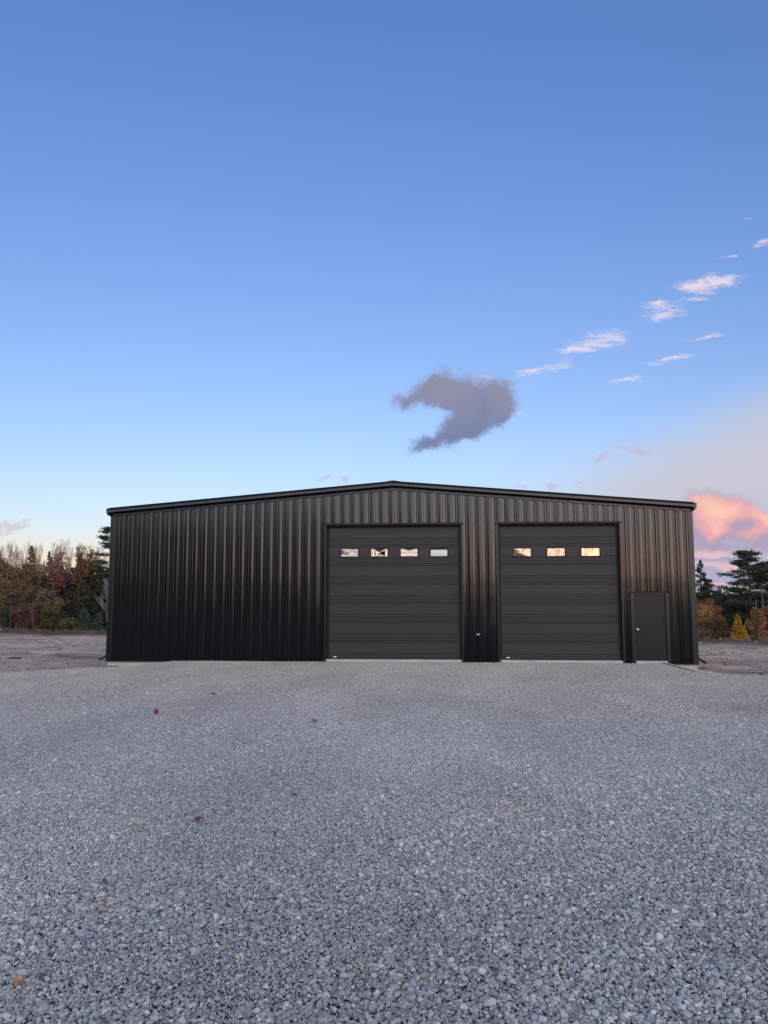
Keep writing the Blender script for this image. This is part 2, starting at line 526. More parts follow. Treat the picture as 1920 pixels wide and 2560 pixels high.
def ground_mat():
    m, T, p = new_mat('ground_soil')
    g = T.n('ShaderNodeNewGeometry')
    pos = g.outputs['Position']
    at = T.n('ShaderNodeAttribute', attribute_name='pad').outputs['Fac']
    be = T.n('ShaderNodeAttribute', attribute_name='berm').outputs['Fac']
    n1 = T.noise(pos, 0.35, 6, 0.62)
    n2 = T.noise(T.mapping(pos, scale=(0.5, 1.6, 1)), 1.6, 6, 0.66)
    n3 = T.noise(pos, 9, 5, 0.65)
    soil = T.ramp(n2, [(0.30, (0.15, 0.098, 0.074)), (0.43, (0.36, 0.265, 0.198)), (0.55, (0.52, 0.41, 0.310)), (0.70, (0.62, 0.53, 0.42))])
    soil = T.mix(T.mr(n1, 0.35, 0.65), soil, T.mix(0.6, soil, (0.52, 0.43, 0.365)))
    soil = T.mix(T.mr(n3, 0.62, 0.75), soil, (0.55, 0.51, 0.47))
    soil = T.mix(T.m('MULTIPLY', T.mr(n3, 0.40, 0.28), 0.6), soil, (0.14, 0.10, 0.085))
    n4 = T.noise(T.mapping(pos, scale=(0.10, 0.55, 1)), 1.0, 6, 0.68)
    soil = T.mix(T.m('MULTIPLY', T.mr(n4, 0.50, 0.62), 0.7), soil, (0.15, 0.098, 0.076))
    # thin dry grass and leaves further out
    sep = T.n('ShaderNodeSeparateXYZ'); T.l.new(pos, sep.inputs[0])
    far = T.mr(T.m('ADD', sep.outputs[1], T.m('MULTIPLY', T.m('SUBTRACT', n1, 0.5), 14)), 54, 62)
    soil = T.mix(far, soil, T.ramp(n2, [(0.3, (0.05, 0.04, 0.026)), (0.7, (0.13, 0.10, 0.06))]))
    soil = T.mix(be, soil, T.ramp(n2, [(0.3, (0.05, 0.036, 0.030)), (0.7, (0.125, 0.092, 0.078))]))
    vor = T.n('ShaderNodeTexVoronoi'); T.l.new(pos, vor.inputs['Vector']); vor.inputs['Scale'].default_value = 45
    vs = T.n('ShaderNodeSeparateColor'); T.l.new(vor.outputs['Color'], vs.inputs[0])
    grav = stone_ramp(T, T.m('MULTIPLY', vs.outputs[0], 0.9), 0.5)
    edge = T.mr(T.m('ADD', at, T.m('MULTIPLY', T.m('SUBTRACT', n2, 0.5), 0.9)), 0.35, 0.65)
    c = T.mix(edge, soil, grav)
    T.l.new(c, p.inputs['Base Color'])
    p.inputs['Roughness'].default_value = 0.95
    p.inputs['Specular IOR Level'].default_value = 0.2
    h = T.m('ADD', T.m('MULTIPLY', n3, 0.5), T.m('SUBTRACT', n2, T.m('MULTIPLY', T.m('MULTIPLY', vor.outputs['Distance'], edge), 0.6)))
    bump(T, p, h, 1.0, 0.14)
    return m


M['ground'] = ground_mat()


def leaf_mat(name, c1, c2, c3=None):
    m, T, p = new_mat(name)
    g = T.n('ShaderNodeNewGeometry')
    rnd = g.outputs['Random Per Island']
    n = T.noise(g.outputs['Position'], 1.1, 3)
    f = T.m('ADD', T.m('MULTIPLY', rnd, 0.6), T.m('MULTIPLY', T.mr(n, 0.3, 0.7), 0.4))
    c = T.ramp(f, [(0.1, c1), (0.6, c2), (1.0, c3 or tuple(q * 1.35 for q in c2))])
    T.l.new(c, p.inputs['Base Color'])
    p.inputs['Roughness'].default_value = 0.75
    p.inputs['Specular IOR Level'].default_value = 0.25
    return m


L = {
    'pine': leaf_mat('pine_needles', (0.014, 0.026, 0.016), (0.030, 0.050, 0.028)),
    'spruce': leaf_mat('spruce_needles', (0.012, 0.022, 0.014), (0.026, 0.042, 0.024)),
    'young_pine': leaf_mat('young_pine_needles', (0.028, 0.048, 0.032), (0.062, 0.095, 0.062)),
    'cedar': leaf_mat('cedar_foliage', (0.010, 0.020, 0.014), (0.022, 0.042, 0.028)),
    'larch_orange': leaf_mat('orange_larch', (0.090, 0.044, 0.018), (0.19, 0.088, 0.030)),
    'larch_brown': leaf_mat('brown_larch', (0.070, 0.046, 0.024), (0.135, 0.082, 0.040)),
    'larch_gold': leaf_mat('gold_larch', (0.21, 0.120, 0.018), (0.44, 0.255, 0.030)),
    'oak': leaf_mat('brown_oak_leaves', (0.080, 0.055, 0.034), (0.158, 0.108, 0.062)),
    'rust': leaf_mat('rust_leaves', (0.12, 0.050, 0.022), (0.24, 0.095, 0.040)),
    'red': leaf_mat('red_maple_leaves', (0.15, 0.055, 0.045), (0.27, 0.105, 0.085), (0.40, 0.21, 0.18)),
    'tan_oak': leaf_mat('tan_oak_leaves', (0.14, 0.083, 0.036), (0.29, 0.172, 0.078)),
    'maroon': leaf_mat('maroon_leaves', (0.045, 0.026, 0.026), (0.085, 0.048, 0.045)),
    'russet': leaf_mat('russet_leaves', (0.075, 0.038, 0.028), (0.135, 0.070, 0.048)),
    'olive': leaf_mat('olive_leaves', (0.050, 0.048, 0.018), (0.105, 0.092, 0.034)),
    'yellow': leaf_mat('dull_yellow_leaves', (0.062, 0.054, 0.022), (0.125, 0.100, 0.038)),
    'green': leaf_mat('dull_green_leaves', (0.024, 0.036, 0.018), (0.052, 0.066, 0.032)),
    'weeds': leaf_mat('dry_weeds', (0.075, 0.060, 0.040), (0.19, 0.155, 0.10)),
}


def bark(name, c1, c2):
    m, T, p = new_mat(name)
    oc = objco(T)
    T.l.new(T.ramp(T.noise(T.mapping(oc, scale=(6, 6, 1.5)), 1.5, 5), [(0.3, c1), (0.7, c2)]), p.inputs['Base Color'])
    p.inputs['Roughness'].default_value = 0.9
    return m


M['bark'] = bark('dark_bark', (0.040, 0.032, 0.027), (0.085, 0.070, 0.060))
M['bark_pale'] = bark('pale_twigs', (0.17, 0.150, 0.135), (0.31, 0.275, 0.25))
M['bark_grey'] = bark('grey_bark', (0.09, 0.080, 0.075), (0.18, 0.165, 0.155))

# ================================================================== ground
PAD_LEFT, PAD_RIGHT = -9.3, 9.3


def pad_z(x, y):
    z = 0.004 + 0.0185 * np.clip(-y, 0, 26)
    near = smoothstep(-12, -0.5, y)
    left = -0.175 * smoothstep(-6.6, -9.0, x) - 0.26 * smoothstep(-8.7, -13.0, x)
    right = -0.24 * smoothstep(8.2, 9.2, x) - 0.14 * smoothstep(9.2, 13.0, x)
    z = z + left * near + right * smoothstep(-5.0, -0.5, y) - 0.22 * smoothstep(9.5, 14, x) * near * (1 - smoothstep(-5, -0.5, y))
    return z + 0.035 * fbm(x * 0.35 + 5, y * 0.35, 3, 3) * smoothstep(-0.5, -3, y)


def field_z(x, y):
    right = smoothstep(-3, 3, x)
    slope = 0.034 + 0.0115 * right
    stop = 60 - 14 * right
    yy = np.clip(y, 0, stop)
    z = -0.45 - slope * yy
    z = z + 0.42 * fbm(x * 0.16, y * 0.34, 11, 5) * smoothstep(0, 6, y) + 0.22 * fbm(x * 0.8, y * 1.3, 21, 3) * smoothstep(0, 4, y)
    return z


def berm(x, y):
    right = smoothstep(-3, 3, x)
    c = 52.5 - 10.5 * right + 1.4 * np.sin(x * 0.11)
    return np.exp(-((y - c) / 1.9) ** 2) * (0.75 + 0.5 * fbm(x * 0.5, y * 0.5, 31, 3))


def pad_mask(x, y):
    e = np.where(x < -8.9, 0.55 + 0.25 * np.sin(x * 0.9), np.where(x < 8.9, 2.2, -0.2 - 0.75 * np.maximum(x - 9.2, 0)))
    e = np.maximum(e, -9.0 - 0 * x)
    e = e + 0.8 * fbm(x * 0.8, y * 0.8, 41, 3)
    return smoothstep(0.5, -0.5, y - e)


def ground_z(x, y):
    x = np.asarray(x, float); y = np.asarray(y, float)
    m = pad_mask(x, y)
    return pad_z(x, y) * m + (field_z(x, y) + 0.75 * berm(x, y)) * (1 - m)


def gz(x, y):
    return float(ground_z(np.array([x]), np.array([y]))[0])


def build_ground():
    def axis(lo, hi, step, far):
        a = list(np.arange(lo, hi + 1e-6, step))
        d = step; p = lo; pre = []
        while p > -far:
            d *= 1.35; p -= d; pre.append(p)
        d = step; p = hi; post = []
        while p < far:
            d *= 1.35; p += d; post.append(p)
        return np.array(pre[::-1] + a + post)
    xs = axis(-62, 46, 0.31, 2500)
    ys = axis(-27, 70, 0.31, 2500)
    X, Y = np.meshgrid(xs, ys)
    Z = ground_z(X.ravel(), Y.ravel())
    # sink the sheet a little where loose stone lies on top of it
    V = np.stack([X.ravel(), Y.ravel(), Z - 0.012 * pad_mask(X.ravel(), Y.ravel())], 1)
    nx, ny = len(xs), len(ys)
    i = np.arange(nx - 1)[None, :] + nx * np.arange(ny - 1)[:, None]
    i = i.ravel()
    F = np.stack([i, i + 1, i + nx + 1, i + nx], 1)
    me = np_mesh('ground', V, F, M['ground'], smooth=True)
    a = me.attributes.new('pad', 'FLOAT', 'POINT'); a.data.foreach_set('value', pad_mask(X.ravel(), Y.ravel()).astype(np.float32))
    b = me.attributes.new('berm', 'FLOAT', 'POINT'); b.data.foreach_set('value', np.clip(berm(X.ravel(), Y.ravel()) * 2.2, 0, 1).astype(np.float32))
    o = link(bpy.data.objects.new('ground', me))
    tag(o, 'bare soil and gravel yard round the shed', kind='structure')


build_ground()

# ------------------------------------------------------------------ loose stone
rng = np.random.default_rng(7)


def hull_library(n, pts, flat):
    lib = []
    for k in range(n):
        r = np.random.default_rng(100 + k)
        p = r.normal(size=(pts, 3)); p /= np.linalg.norm(p, axis=1)[:, None]
        p *= r.uniform(0.75, 1.0, (pts, 1))
        p *= np.array([1.0, r.uniform(0.62, 0.95), r.uniform(*flat)])
        bm = bmesh.new()
        for q in p: bm.verts.new(q)
        res = bmesh.ops.convex_hull(bm, input=bm.verts)
        bmesh.ops.delete(bm, geom=[e for e in res['geom_interior'] if isinstance(e, bmesh.types.BMVert)], context='VERTS')
        bmesh.ops.triangulate(bm, faces=bm.faces)
        bm.verts.index_update()
        lib.append((np.array([v.co[:] for v in bm.verts]), np.array([[v.index for v in f.verts] for f in bm.faces])))
        bm.free()
    return lib


LIB = hull_library(36, 13, (0.45, 0.75))


def stones_mesh(name, xy, z, size, mat, r, tilt=0.34):
    Vs, Fs, off = [], [], 0
    pick = r.integers(0, len(LIB), len(xy))
    az = r.uniform(0, 2 * np.pi, len(xy)); tx = r.normal(0, tilt, len(xy)); ty = r.normal(0, tilt, len(xy))
    for k in range(len(LIB)):
        idx = np.where(pick == k)[0]
        if not len(idx): continue
        v, f = LIB[k]
        ca, sa = np.cos(az[idx])[:, None], np.sin(az[idx])[:, None]
        cx, sx = np.cos(tx[idx])[:, None], np.sin(tx[idx])[:, None]
        cy, sy = np.cos(ty[idx])[:, None], np.sin(ty[idx])[:, None]
        x, y, zz = v[:, 0][None], v[:, 1][None], v[:, 2][None]
        y2, z2 = y * cx - zz * sx, y * sx + zz * cx
        x3, z3 = x * cy + z2 * sy, -x * sy + z2 * cy
        x4, y4 = x3 * ca - y2 * sa, x3 * sa + y2 * ca
        s = size[idx][:, None]
        P = np.stack([x4 * s + xy[idx, 0][:, None], y4 * s + xy[idx, 1][:, None], z3 * s + z[idx][:, None]], 2)
        n = len(v)
        Vs.append(P.reshape(-1, 3))
        Fs.append((f[None] + (off + n * np.arange(len(idx)))[:, None, None]).reshape(-1, 3))
        off += n * len(idx)
    return np_mesh(name, np.concatenate(Vs), np.concatenate(Fs), mat)


PATCH = 0.6


def build_gravel():
    patches = bpy.data.collections.new('gravel_patches')      # library only, never linked to the scene
    NV = 10
    for k in range(NV):
        r = np.random.default_rng(500 + k)
        coarse = k < 5
        dens = 4300 if coarse else 6200
        n = int(PATCH * PATCH * dens)
        xy = r.uniform(-PATCH / 2, PATCH / 2, (n, 2))
        med = 0.0125 if coarse else 0.0092
        size = np.clip(med * np.exp(r.normal(0, 0.36, n)), 0.005, 0.036)
        z = size * 0.15 + r.uniform(-0.004, 0.007, n)
        nf = int(PATCH * PATCH * 4200)                       # fines filling the gaps
        xy = np.concatenate([xy, r.uniform(-PATCH / 2, PATCH / 2, (nf, 2))])
        fs = np.clip(0.0074 * np.exp(r.normal(0, 0.25, nf)), 0.004, 0.011)
        size = np.concatenate([size, fs])
        z = np.concatenate([z, r.uniform(-0.004, 0.004, nf)])
        me = stones_mesh('gravel_patch', xy, z, size, M['gravel'], r)
        o = bpy.data.objects.new('gravel_patch_%02d' % k, me)
        patches.objects.link(o)
    # where the patches lie
    pts, rot, idx = [], [], []
    r = np.random.default_rng(9)
    ys = np.arange(-23.4, 1.2, PATCH)
    for y in ys:
        d = y - CAM[1]
        half = 0.60 * d + 2.2
        c = CAM[0] - 0.076 * d
        for x in np.arange(math.floor((c - half) / PATCH) * PATCH, c + half, PATCH):
            if -9.0 < x < 9.0 and y > 0.02: continue
            if pad_mask(np.array([x]), np.array([y]))[0] < 0.5: continue
            pts.append((x, y))
    pts = np.array(pts)
    z = ground_z(pts[:, 0], pts[:, 1])
    e = 0.15
    dzdx = (ground_z(pts[:, 0] + e, pts[:, 1]) - ground_z(pts[:, 0] - e, pts[:, 1])) / (2 * e)
    dzdy = (ground_z(pts[:, 0], pts[:, 1] + e) - ground_z(pts[:, 0], pts[:, 1] - e)) / (2 * e)
    a = r.integers(0, 4, len(pts)) * (math.pi / 2)
    tx, ty = np.arctan(dzdy), -np.arctan(dzdx)
    rx = tx * np.cos(a) + ty * np.sin(a)
    ry = -tx * np.sin(a) + ty * np.cos(a)
    coarse_p = np.clip(0.55 + 2.2 * fbm(pts[:, 0] * 0.28, pts[:, 1] * 0.28, 77, 3) - 0.022 * (pts[:, 1] + 16), 0.05, 0.95)
    iscoarse = r.uniform(size=len(pts)) < coarse_p
    idx = np.where(iscoarse, r.integers(0, 5, len(pts)), r.integers(5, NV, len(pts)))
    me = bpy.data.meshes.new('gravel')
    me.vertices.add(len(pts))
    me.vertices.foreach_set('co', np.stack([pts[:, 0], pts[:, 1], z], 1).astype(np.float32).ravel())
    q = me.attributes.new('rot', 'FLOAT_VECTOR', 'POINT'); q.data.foreach_set('vector', np.stack([rx, ry, a], 1).astype(np.float32).ravel())
    q = me.attributes.new('pick', 'INT', 'POINT'); q.data.foreach_set('value', idx.astype(np.int32))
    me.materials.append(M['gravel'])
    o = link(bpy.data.objects.new('gravel', me))
    tag(o, 'loose blue grey crushed stone covering the whole yard in front of the shed', 'gravel', kind='stuff')
    ng = bpy.data.node_groups.new('scatter_gravel', 'GeometryNodeTree')
    ng.interface.new_socket('Geometry', in_out='INPUT', socket_type='NodeSocketGeometry')
    ng.interface.new_socket('Geometry', in_out='OUTPUT', socket_type='NodeSocketGeometry')
    gi = ng.nodes.new('NodeGroupInput'); go = ng.nodes.new('NodeGroupOutput')
    ci = ng.nodes.new('GeometryNodeCollectionInfo')
    ci.inputs['Collection'].default_value = patches
    ci.inputs['Separate Children'].default_value = True
    ci.inputs['Reset Children'].default_value = True
    ip = ng.nodes.new('GeometryNodeInstanceOnPoints')
    ip.inputs['Pick Instance'].default_value = True
    ar = ng.nodes.new('GeometryNodeInputNamedAttribute'); ar.data_type = 'FLOAT_VECTOR'; ar.inputs[0].default_value = 'rot'
    ap = ng.nodes.new('GeometryNodeInputNamedAttribute'); ap.data_type = 'INT'; ap.inputs[0].default_value = 'pick'
    er = ng.nodes.new('FunctionNodeEulerToRotation')
    ng.links.new(gi.outputs[0], ip.inputs['Points'])
    ng.links.new(ci.outputs[0], ip.inputs['Instance'])
    ng.links.new(ap.outputs[0], ip.inputs['Instance Index'])
    ng.links.new(ar.outputs[0], er.inputs[0])
    ng.links.new(er.outputs[0], ip.inputs['Rotation'])
    ng.links.new(ip.outputs[0], go.inputs[0])
    md = o.modifiers.new('scatter', 'NODES'); md.node_group = ng


build_gravel()


def build_big_stones():
    """the few larger stones lying among the gravel, and rubble on the bare soil"""
    r = np.random.default_rng(61)
    n = 900
    d = r.uniform(2.6, 24, n) ** 1.0
    xy = np.stack([CAM[0] - 0.076 * d + r.uniform(-1, 1, n) * (0.58 * d + 1.0), CAM[1] + d], 1)
    keep = (pad_mask(xy[:, 0], xy[:, 1]) > 0.5) & (xy[:, 1] < -0.3)
    xy = xy[keep]
    size = np.clip(0.020 * np.exp(r.normal(0, 0.30, len(xy))), 0.012, 0.045)
    me = stones_mesh('coarse_stones', xy, ground_z(xy[:, 0], xy[:, 1]) + 0.012, size, M['gravel'], r, 0.25)
    tag(link(bpy.data.objects.new('coarse_stones', me)), 'larger grey and tan stones scattered among the fine gravel', 'stones', kind='stuff')
    n = 9000
    side = r.uniform(size=n) < 0.62
    x = np.where(side, r.uniform(-50, -9.6, n), r.uniform(9.6, 34, n))
    y = -4 + 58 * r.uniform(size=n) ** 1.4
    keep = pad_mask(x, y) < 0.55
    x, y = x[keep], y[keep]
    size = np.clip(0.040 * np.exp(r.normal(0, 0.55, len(x))), 0.015, 0.17)
    me = stones_mesh('rubble', np.stack([x, y], 1), ground_z(x, y) + size * 0.15, size, M['rubble'], r, 0.3)
    tag(link(bpy.data.objects.new('rubble', me)), 'small stones and clods strewn over the bare soil beside the shed', 'rubble', kind='stuff')


def rubble_mat():
    m, T, p = new_mat('rubble')
    g = T.n('ShaderNodeNewGeometry')
    c = T.ramp(g.outputs['Random Per Island'], [(0.0, (0.10, 0.075, 0.062)), (0.5, (0.21, 0.165, 0.145)), (0.8, (0.36, 0.315, 0.285)), (1.0, (0.56, 0.52, 0.48))])
    T.l.new(c, p.inputs['Base Color'])
    p.inputs['Roughness'].default_value = 0.9
    return m


M['rubble'] = rubble_mat()
build_big_stones()

# ================================================================== the shed
W2 = 9.144           # half width
LEN = 24.4
SLOPE = 1 / 12
PITCH = 0.3048
RIDGE = 5.40         # top of the wall sheets at the ridge


def top_z(x):
    return RIDGE - abs(x) * SLOPE


shed = empty('steel_shed', (0, 0, 0))
tag(shed, 'wide black ribbed steel shed with low gable roof and two overhead doors', 'shed')

# sheet profile: offset along one rib pitch -> distance out from the wall
PROF = [(-0.0185, 0.0295), (-0.0160, 0.031), (0.0160, 0.031), (0.0185, 0.0295), (0.0375, 0.0018)]
for _d in (0.040, 0.058, 0.082, 0.090, 0.110, 0.118, 0.135, 0.1524, 0.170, 0.187, 0.195, 0.215, 0.223, 0.246, 0.2648):
    _o = 0.0108 * (1 - ((_d - 0.1524) / 0.1124) ** 2)           # the flat between ribs is pressed slightly full
    if 0.089 < _d < 0.111 or 0.194 < _d < 0.216: _o += 0.0036
    PROF.append((_d, _o))
PROF.append((0.2673, 0.0018))


def sheet_points(x0, x1):
    pts = []
    k0 = math.floor((x0 + W2) / PITCH) - 1
    k1 = math.ceil((x1 + W2) / PITCH) + 1
    for k in range(k0, k1 + 1):
        c = -W2 + 0.1524 + k * PITCH
        for dx, out in PROF:
            pts.append((c + dx, out))
    xs = [p[0] for p in pts]; os_ = [p[1] for p in pts]
    inner = [(x, o) for x, o in pts if x0 + 1e-4 < x < x1 - 1e-4]
    return [(x0, float(np.interp(x0, xs, os_)))] + inner + [(x1, float(np.interp(x1, xs, os_)))]


def wall_sheet(x0, x1, zlo, ztop, seed, name='wall_panel', zrows=None):
    """one ribbed sheet between x0 and x1; ztop is a function of x. Slight oil-canning and screw-line dents are real shape."""
    r = random.Random(seed)
    pts = sheet_points(x0, x1)
    hmin = min(ztop(x0), ztop(x1), ztop((x0 + x1) / 2))
    rows = [zlo + (hmin - zlo) * t for t in np.linspace(0, 1, max(2, int((hmin - zlo) / 0.22) + 1))]
    ph = [r.uniform(0, 6.28) for _ in range(6)]
    bow = r.uniform(-1, 1)
    V, F = [], []
    n = len(pts)
    for i, z in enumerate(rows):
        for (x, out) in pts:
            zz = z if i < len(rows) - 1 else ztop(x)
            w = 0.0011 * math.sin(x * 5.1 + ph[0] + z * 0.5) + 0.0009 * math.sin(z * 2.3 + ph[1] + x * 2.0) + 0.0007 * bow * math.sin(z * 4.4 + ph[2])
            for zl in (3.66, 2.29):
                w -= 0.0005 * math.exp(-((z - zl) / 0.10) ** 2)
            V.append((x, -(out + w + 0.002), zz))
    for i in range(len(rows) - 1):
        for j in range(n - 1):
            a = i * n + j
            F.append((a, a + 1, a + n + 1, a + n))
    me = np_mesh(name, np.array(V), np.array(F), M['steel'])
    o = link(bpy.data.objects.new(name, me), shed)
    return o


D1 = (-2.128, 2.111, 4.29)     # openings in the wall: left, right, top
D2 = (3.267, 6.960, 4.29)
DE = (7.275, 8.315, 2.125)
# sheets are 0.914 m wide and are cut at the openings
cuts = set(np.round(-W2 + 0.13 + 0.9144 * np.arange(0, 21), 4).tolist())
edges = sorted({-W2 + 0.02, W2 - 0.02} | {c for c in cuts if -W2 + 0.3 < c < W2 - 0.3 and min(abs(c - e) for e in (D1[0], D1[1], D2[0], D2[1], DE[0], DE[1])) > 0.12} | {D1[0], D1[1], D2[0], D2[1], DE[0], DE[1]})
for i in range(len(edges) - 1):
    a, b = edges[i], edges[i + 1]
    mid = (a + b) / 2
    zlo = 0.0
    for d in (D1, D2, DE):
        if d[0] - 1e-3 < mid < d[1] + 1e-3:
            zlo = d[2]
    # neighbouring sheets lap: each one is set a hair in front of the last
    o = wall_sheet(a, b, zlo, top_z, 40 + i)
    o.location.y = -0.0012 * (i % 2)

# the other walls, the roof and the slab
mb = MB()
side_pts = [(-W2, 0.0), (-W2, LEN)]


def side_wall(sgn):
    V, F = [], []
    pts = []
    k = 0
    while k * PITCH < LEN:
        c = 0.1524 + k * PITCH
        for dx, out in PROF:
            if 0 < c + dx < LEN: pts.append((c + dx, out))
        k += 1
    n = len(pts)
    for z in (0.0, top_z(W2) - 0.02):
        for (y, out) in pts:
            V.append((sgn * (W2 + out * 0.9), y, z))
    for j in range(n - 1):
        F.append((j, j + 1, n + j + 1, n + j))
    me = np_mesh('side_wall', np.array(V), np.array(F), M['steel'])
    link(bpy.data.objects.new('side_wall', me), shed)


side_wall(-1); side_wall(1)
b = MB()
b.add([(-W2, LEN, 0), (W2, LEN, 0), (W2, LEN, top_z(W2)), (0, LEN, RIDGE), (-W2, LEN, top_z(W2))], [(0, 1, 2, 3, 4)])
b.build('rear_wall', M['steel'], shed)
b = MB()
for s in (-1, 1):
    zo, zr = 0.17, 0.17
    b.loft([[(0, y, RIDGE + zr), (s * (W2 + 0.06), y, top_z(W2) + zo - 0.005), (s * (W2 + 0.06), y, top_z(W2) + zo - 0.045), (0, y, RIDGE + zr - 0.04)] for y in (-0.02, LEN + 0.05)])
b.build('roof', M['steel'], shed)
# dark lining so that nothing shines through the building
b = MB(); b.box(-W2 + 0.25, W2 - 0.25, 0.5, LEN - 0.2, 0.10, 4.45); b.build('interior_lining', M['dark'], shed)
b = MB(); b.box(-W2 + 0.01, W2 - 0.01, 0.012, LEN - 0.01, -0.75, 0.085)
b.build('foundation_slab', M['concrete'], shed, bevel=0.008)
for d in (D1, D2, DE):
    b = MB(); b.box(d[0] + 0.035, d[1] - 0.035, -0.030, 0.010, -0.5, 0.082); b.build('concrete_sill', M['concrete'], shed, bevel=0.006)


# rake trim along each roof edge
def rake(sgn):
    prof = [(-0.004, -0.030), (-0.045, -0.030), (-0.050, -0.022), (-0.050, 0.022), (-0.060, 0.030), (-0.060, 0.040), (-0.150, 0.072), (-0.205, 0.085), (-0.225, 0.095), (-0.222, 0.160), (-0.200, 0.166), (-0.200, 0.172), (-0.214, 0.240), (-0.190, 0.244), (-0.01, 0.246), (-0.004, 0.20)]
    xs = [0.0, sgn * (W2 + 0.045)]
    rings = [[(x, y, top_z(x) + z) for (y, z) in prof] for x in xs]
    MB().loft(rings).build('rake_trim', M['trim'], shed)


rake(-1); rake(1)
# sheet-top closure strip notched over each rib
for s in (-1, 1):
    b = MB()
    k = 0
    while True:
        x = s * (0.1524 + k * PITCH)
        if abs(x) > W2 - 0.1: break
        b.add([(x - 0.024, -0.054, top_z(x) - 0.055), (x + 0.024, -0.054, top_z(x) - 0.055), (x + 0.024, -0.054, top_z(x) - 0.024), (x - 0.024, -0.054, top_z(x) - 0.024),
               (x - 0.024, -0.03, top_z(x) - 0.055), (x + 0.024, -0.03, top_z(x) - 0.055), (x + 0.024, -0.03, top_z(x) - 0.024), (x - 0.024, -0.03, top_z(x) - 0.024)],
              [(0, 1, 2, 3), (7, 6, 5, 4), (0, 4, 5, 1), (3, 2, 6, 7), (0, 3, 7, 4), (1, 5, 6, 2)])
        k += 1
    tag(b.build('rib_closures', M['trim'], shed), kind='stuff')
# ridge cap and its pale foam closure
b = MB()
b.loft([[(-0.20, y, RIDGE + 0.236), (0, y, RIDGE + 0.262), (0.20, y, RIDGE + 0.236), (0.20, y, RIDGE + 0.222), (0, y, RIDGE + 0.24), (-0.20, y, RIDGE + 0.222)] for y in (-0.188, LEN)])
b.build('ridge_cap', M['trim'], shed)
b = MB(); b.box(-0.10, 0.10, -0.10, 0.05, RIDGE + 0.262, RIDGE + 0.282); b.build('ridge_closure', M['pale'], shed, bevel=0.006)

# gutters with end caps, downspouts with their kick-out elbows
for s in (-1, 1):
    zt = top_z(W2)
    prof = [(0.02, 0.01), (0.045, -0.01), (0.065, 0.0), (0.085, 0.045), (0.105, 0.075), (0.11, 0.20), (0.10, 0.215), (0.02, 0.222)]
    MB().loft([[(s * (W2 + x), y, zt + z) for x, z in prof] for y in (-0.215, LEN)]).build('gutter', M['trim'], shed)
    xo = s * (W2 + 0.052)
    hw = 0.036
    path = [(xo, 0.16, zt + 0.02), (xo, 0.16, 0.26), (xo + s * 0.02, 0.14, 0.16), (xo + s * 0.10, 0.04, 0.085), (xo + s * 0.17, -0.06, 0.05)]
    rings = []
    for i, q in enumerate(path):
        q = Vector(q)
        d = (Vector(path[min(i + 1, 4)]) - Vector(path[max(i - 1, 0)])).normalized()
        a = Vector((0, 1, 0)) - d * d.y; a.normalize(); c = d.cross(a)
        rings.append([q + a * hw * u + c * hw * w for u, w in ((-1, -0.8), (0, -1), (1, -0.8), (1, 0.8), (0, 1), (-1, 0.8))])
    MB().loft(rings).build('downspout', M['trim'], shed)

# corner trims, door jambs, head flashings, base trim
for s in (-1, 1):
    b = MB()
    prof = [(W2 + 0.034, 0.14), (W2 + 0.034, -0.030), (W2 + 0.028, -0.038), (W2 - 0.105, -0.038), (W2 - 0.120, -0.044), (W2 - 0.135, -0.034), (W2 - 0.135, -0.004), (W2 + 0.002, -0.004), (W2 + 0.002, 0.14)]
    ring = lambda z, f=1.0: [(s * x, y + (0.0 if k in (0, 8) else 0.0), z) for k, (x, y) in enumerate(prof)]
    b.loft([ring(-0.015), ring(1.6), ring(3.28), ring(3.32), ring(top_z(W2) - 0.03)])
    o = b.build('corner_trim', M['trim'], shed)
for d in (D1, D2):
    for s, x in ((1, d[0]), (-1, d[1])):
        b = MB()
        prof = [(-0.058, -0.034), (-0.052, -0.040), (-0.004, -0.040), (0.003, -0.034), (0.003, 0.185), (-0.006, 0.185), (-0.006, -0.003), (-0.058, -0.003)]
        b.loft([[(x + s * px, py, z) for px, py in prof] for z in (0.0 - 0.012, 2.2, d[2] - 0.005)])
        b.build('door_jamb', M['trim'], shed)
    b = MB()
    prof = [(0.185, d[2] - 0.004), (-0.060, d[2] - 0.010), (-0.064, d[2] - 0.030), (-0.058, d[2] - 0.031), (-0.045, d[2] + 0.006), (-0.036, d[2] + 0.030), (0.0, d[2] + 0.045), (0.185, d[2] + 0.03)]
    b.loft([[(x, y, z) for y, z in prof] for x in (d[0] - 0.075, d[1] + 0.075)])
    b.build('head_flashing', M['dark'], shed)
for a, c in ((-W2 + 0.02, D1[0] - 0.06), (D1[1] + 0.06, D2[0] - 0.06), (D2[1] + 0.06, DE[0] - 0.06), (DE[1] + 0.06, W2 - 0.02)):
    b = MB()
    b.loft([[(x, -0.002, 0.012), (x, -0.040, 0.006), (x, -0.044, -0.014), (x, -0.038, -0.016), (x, -0.002, -0.006)] for x in (a, c)])
    b.build('base_trim', M['dark'], shed)

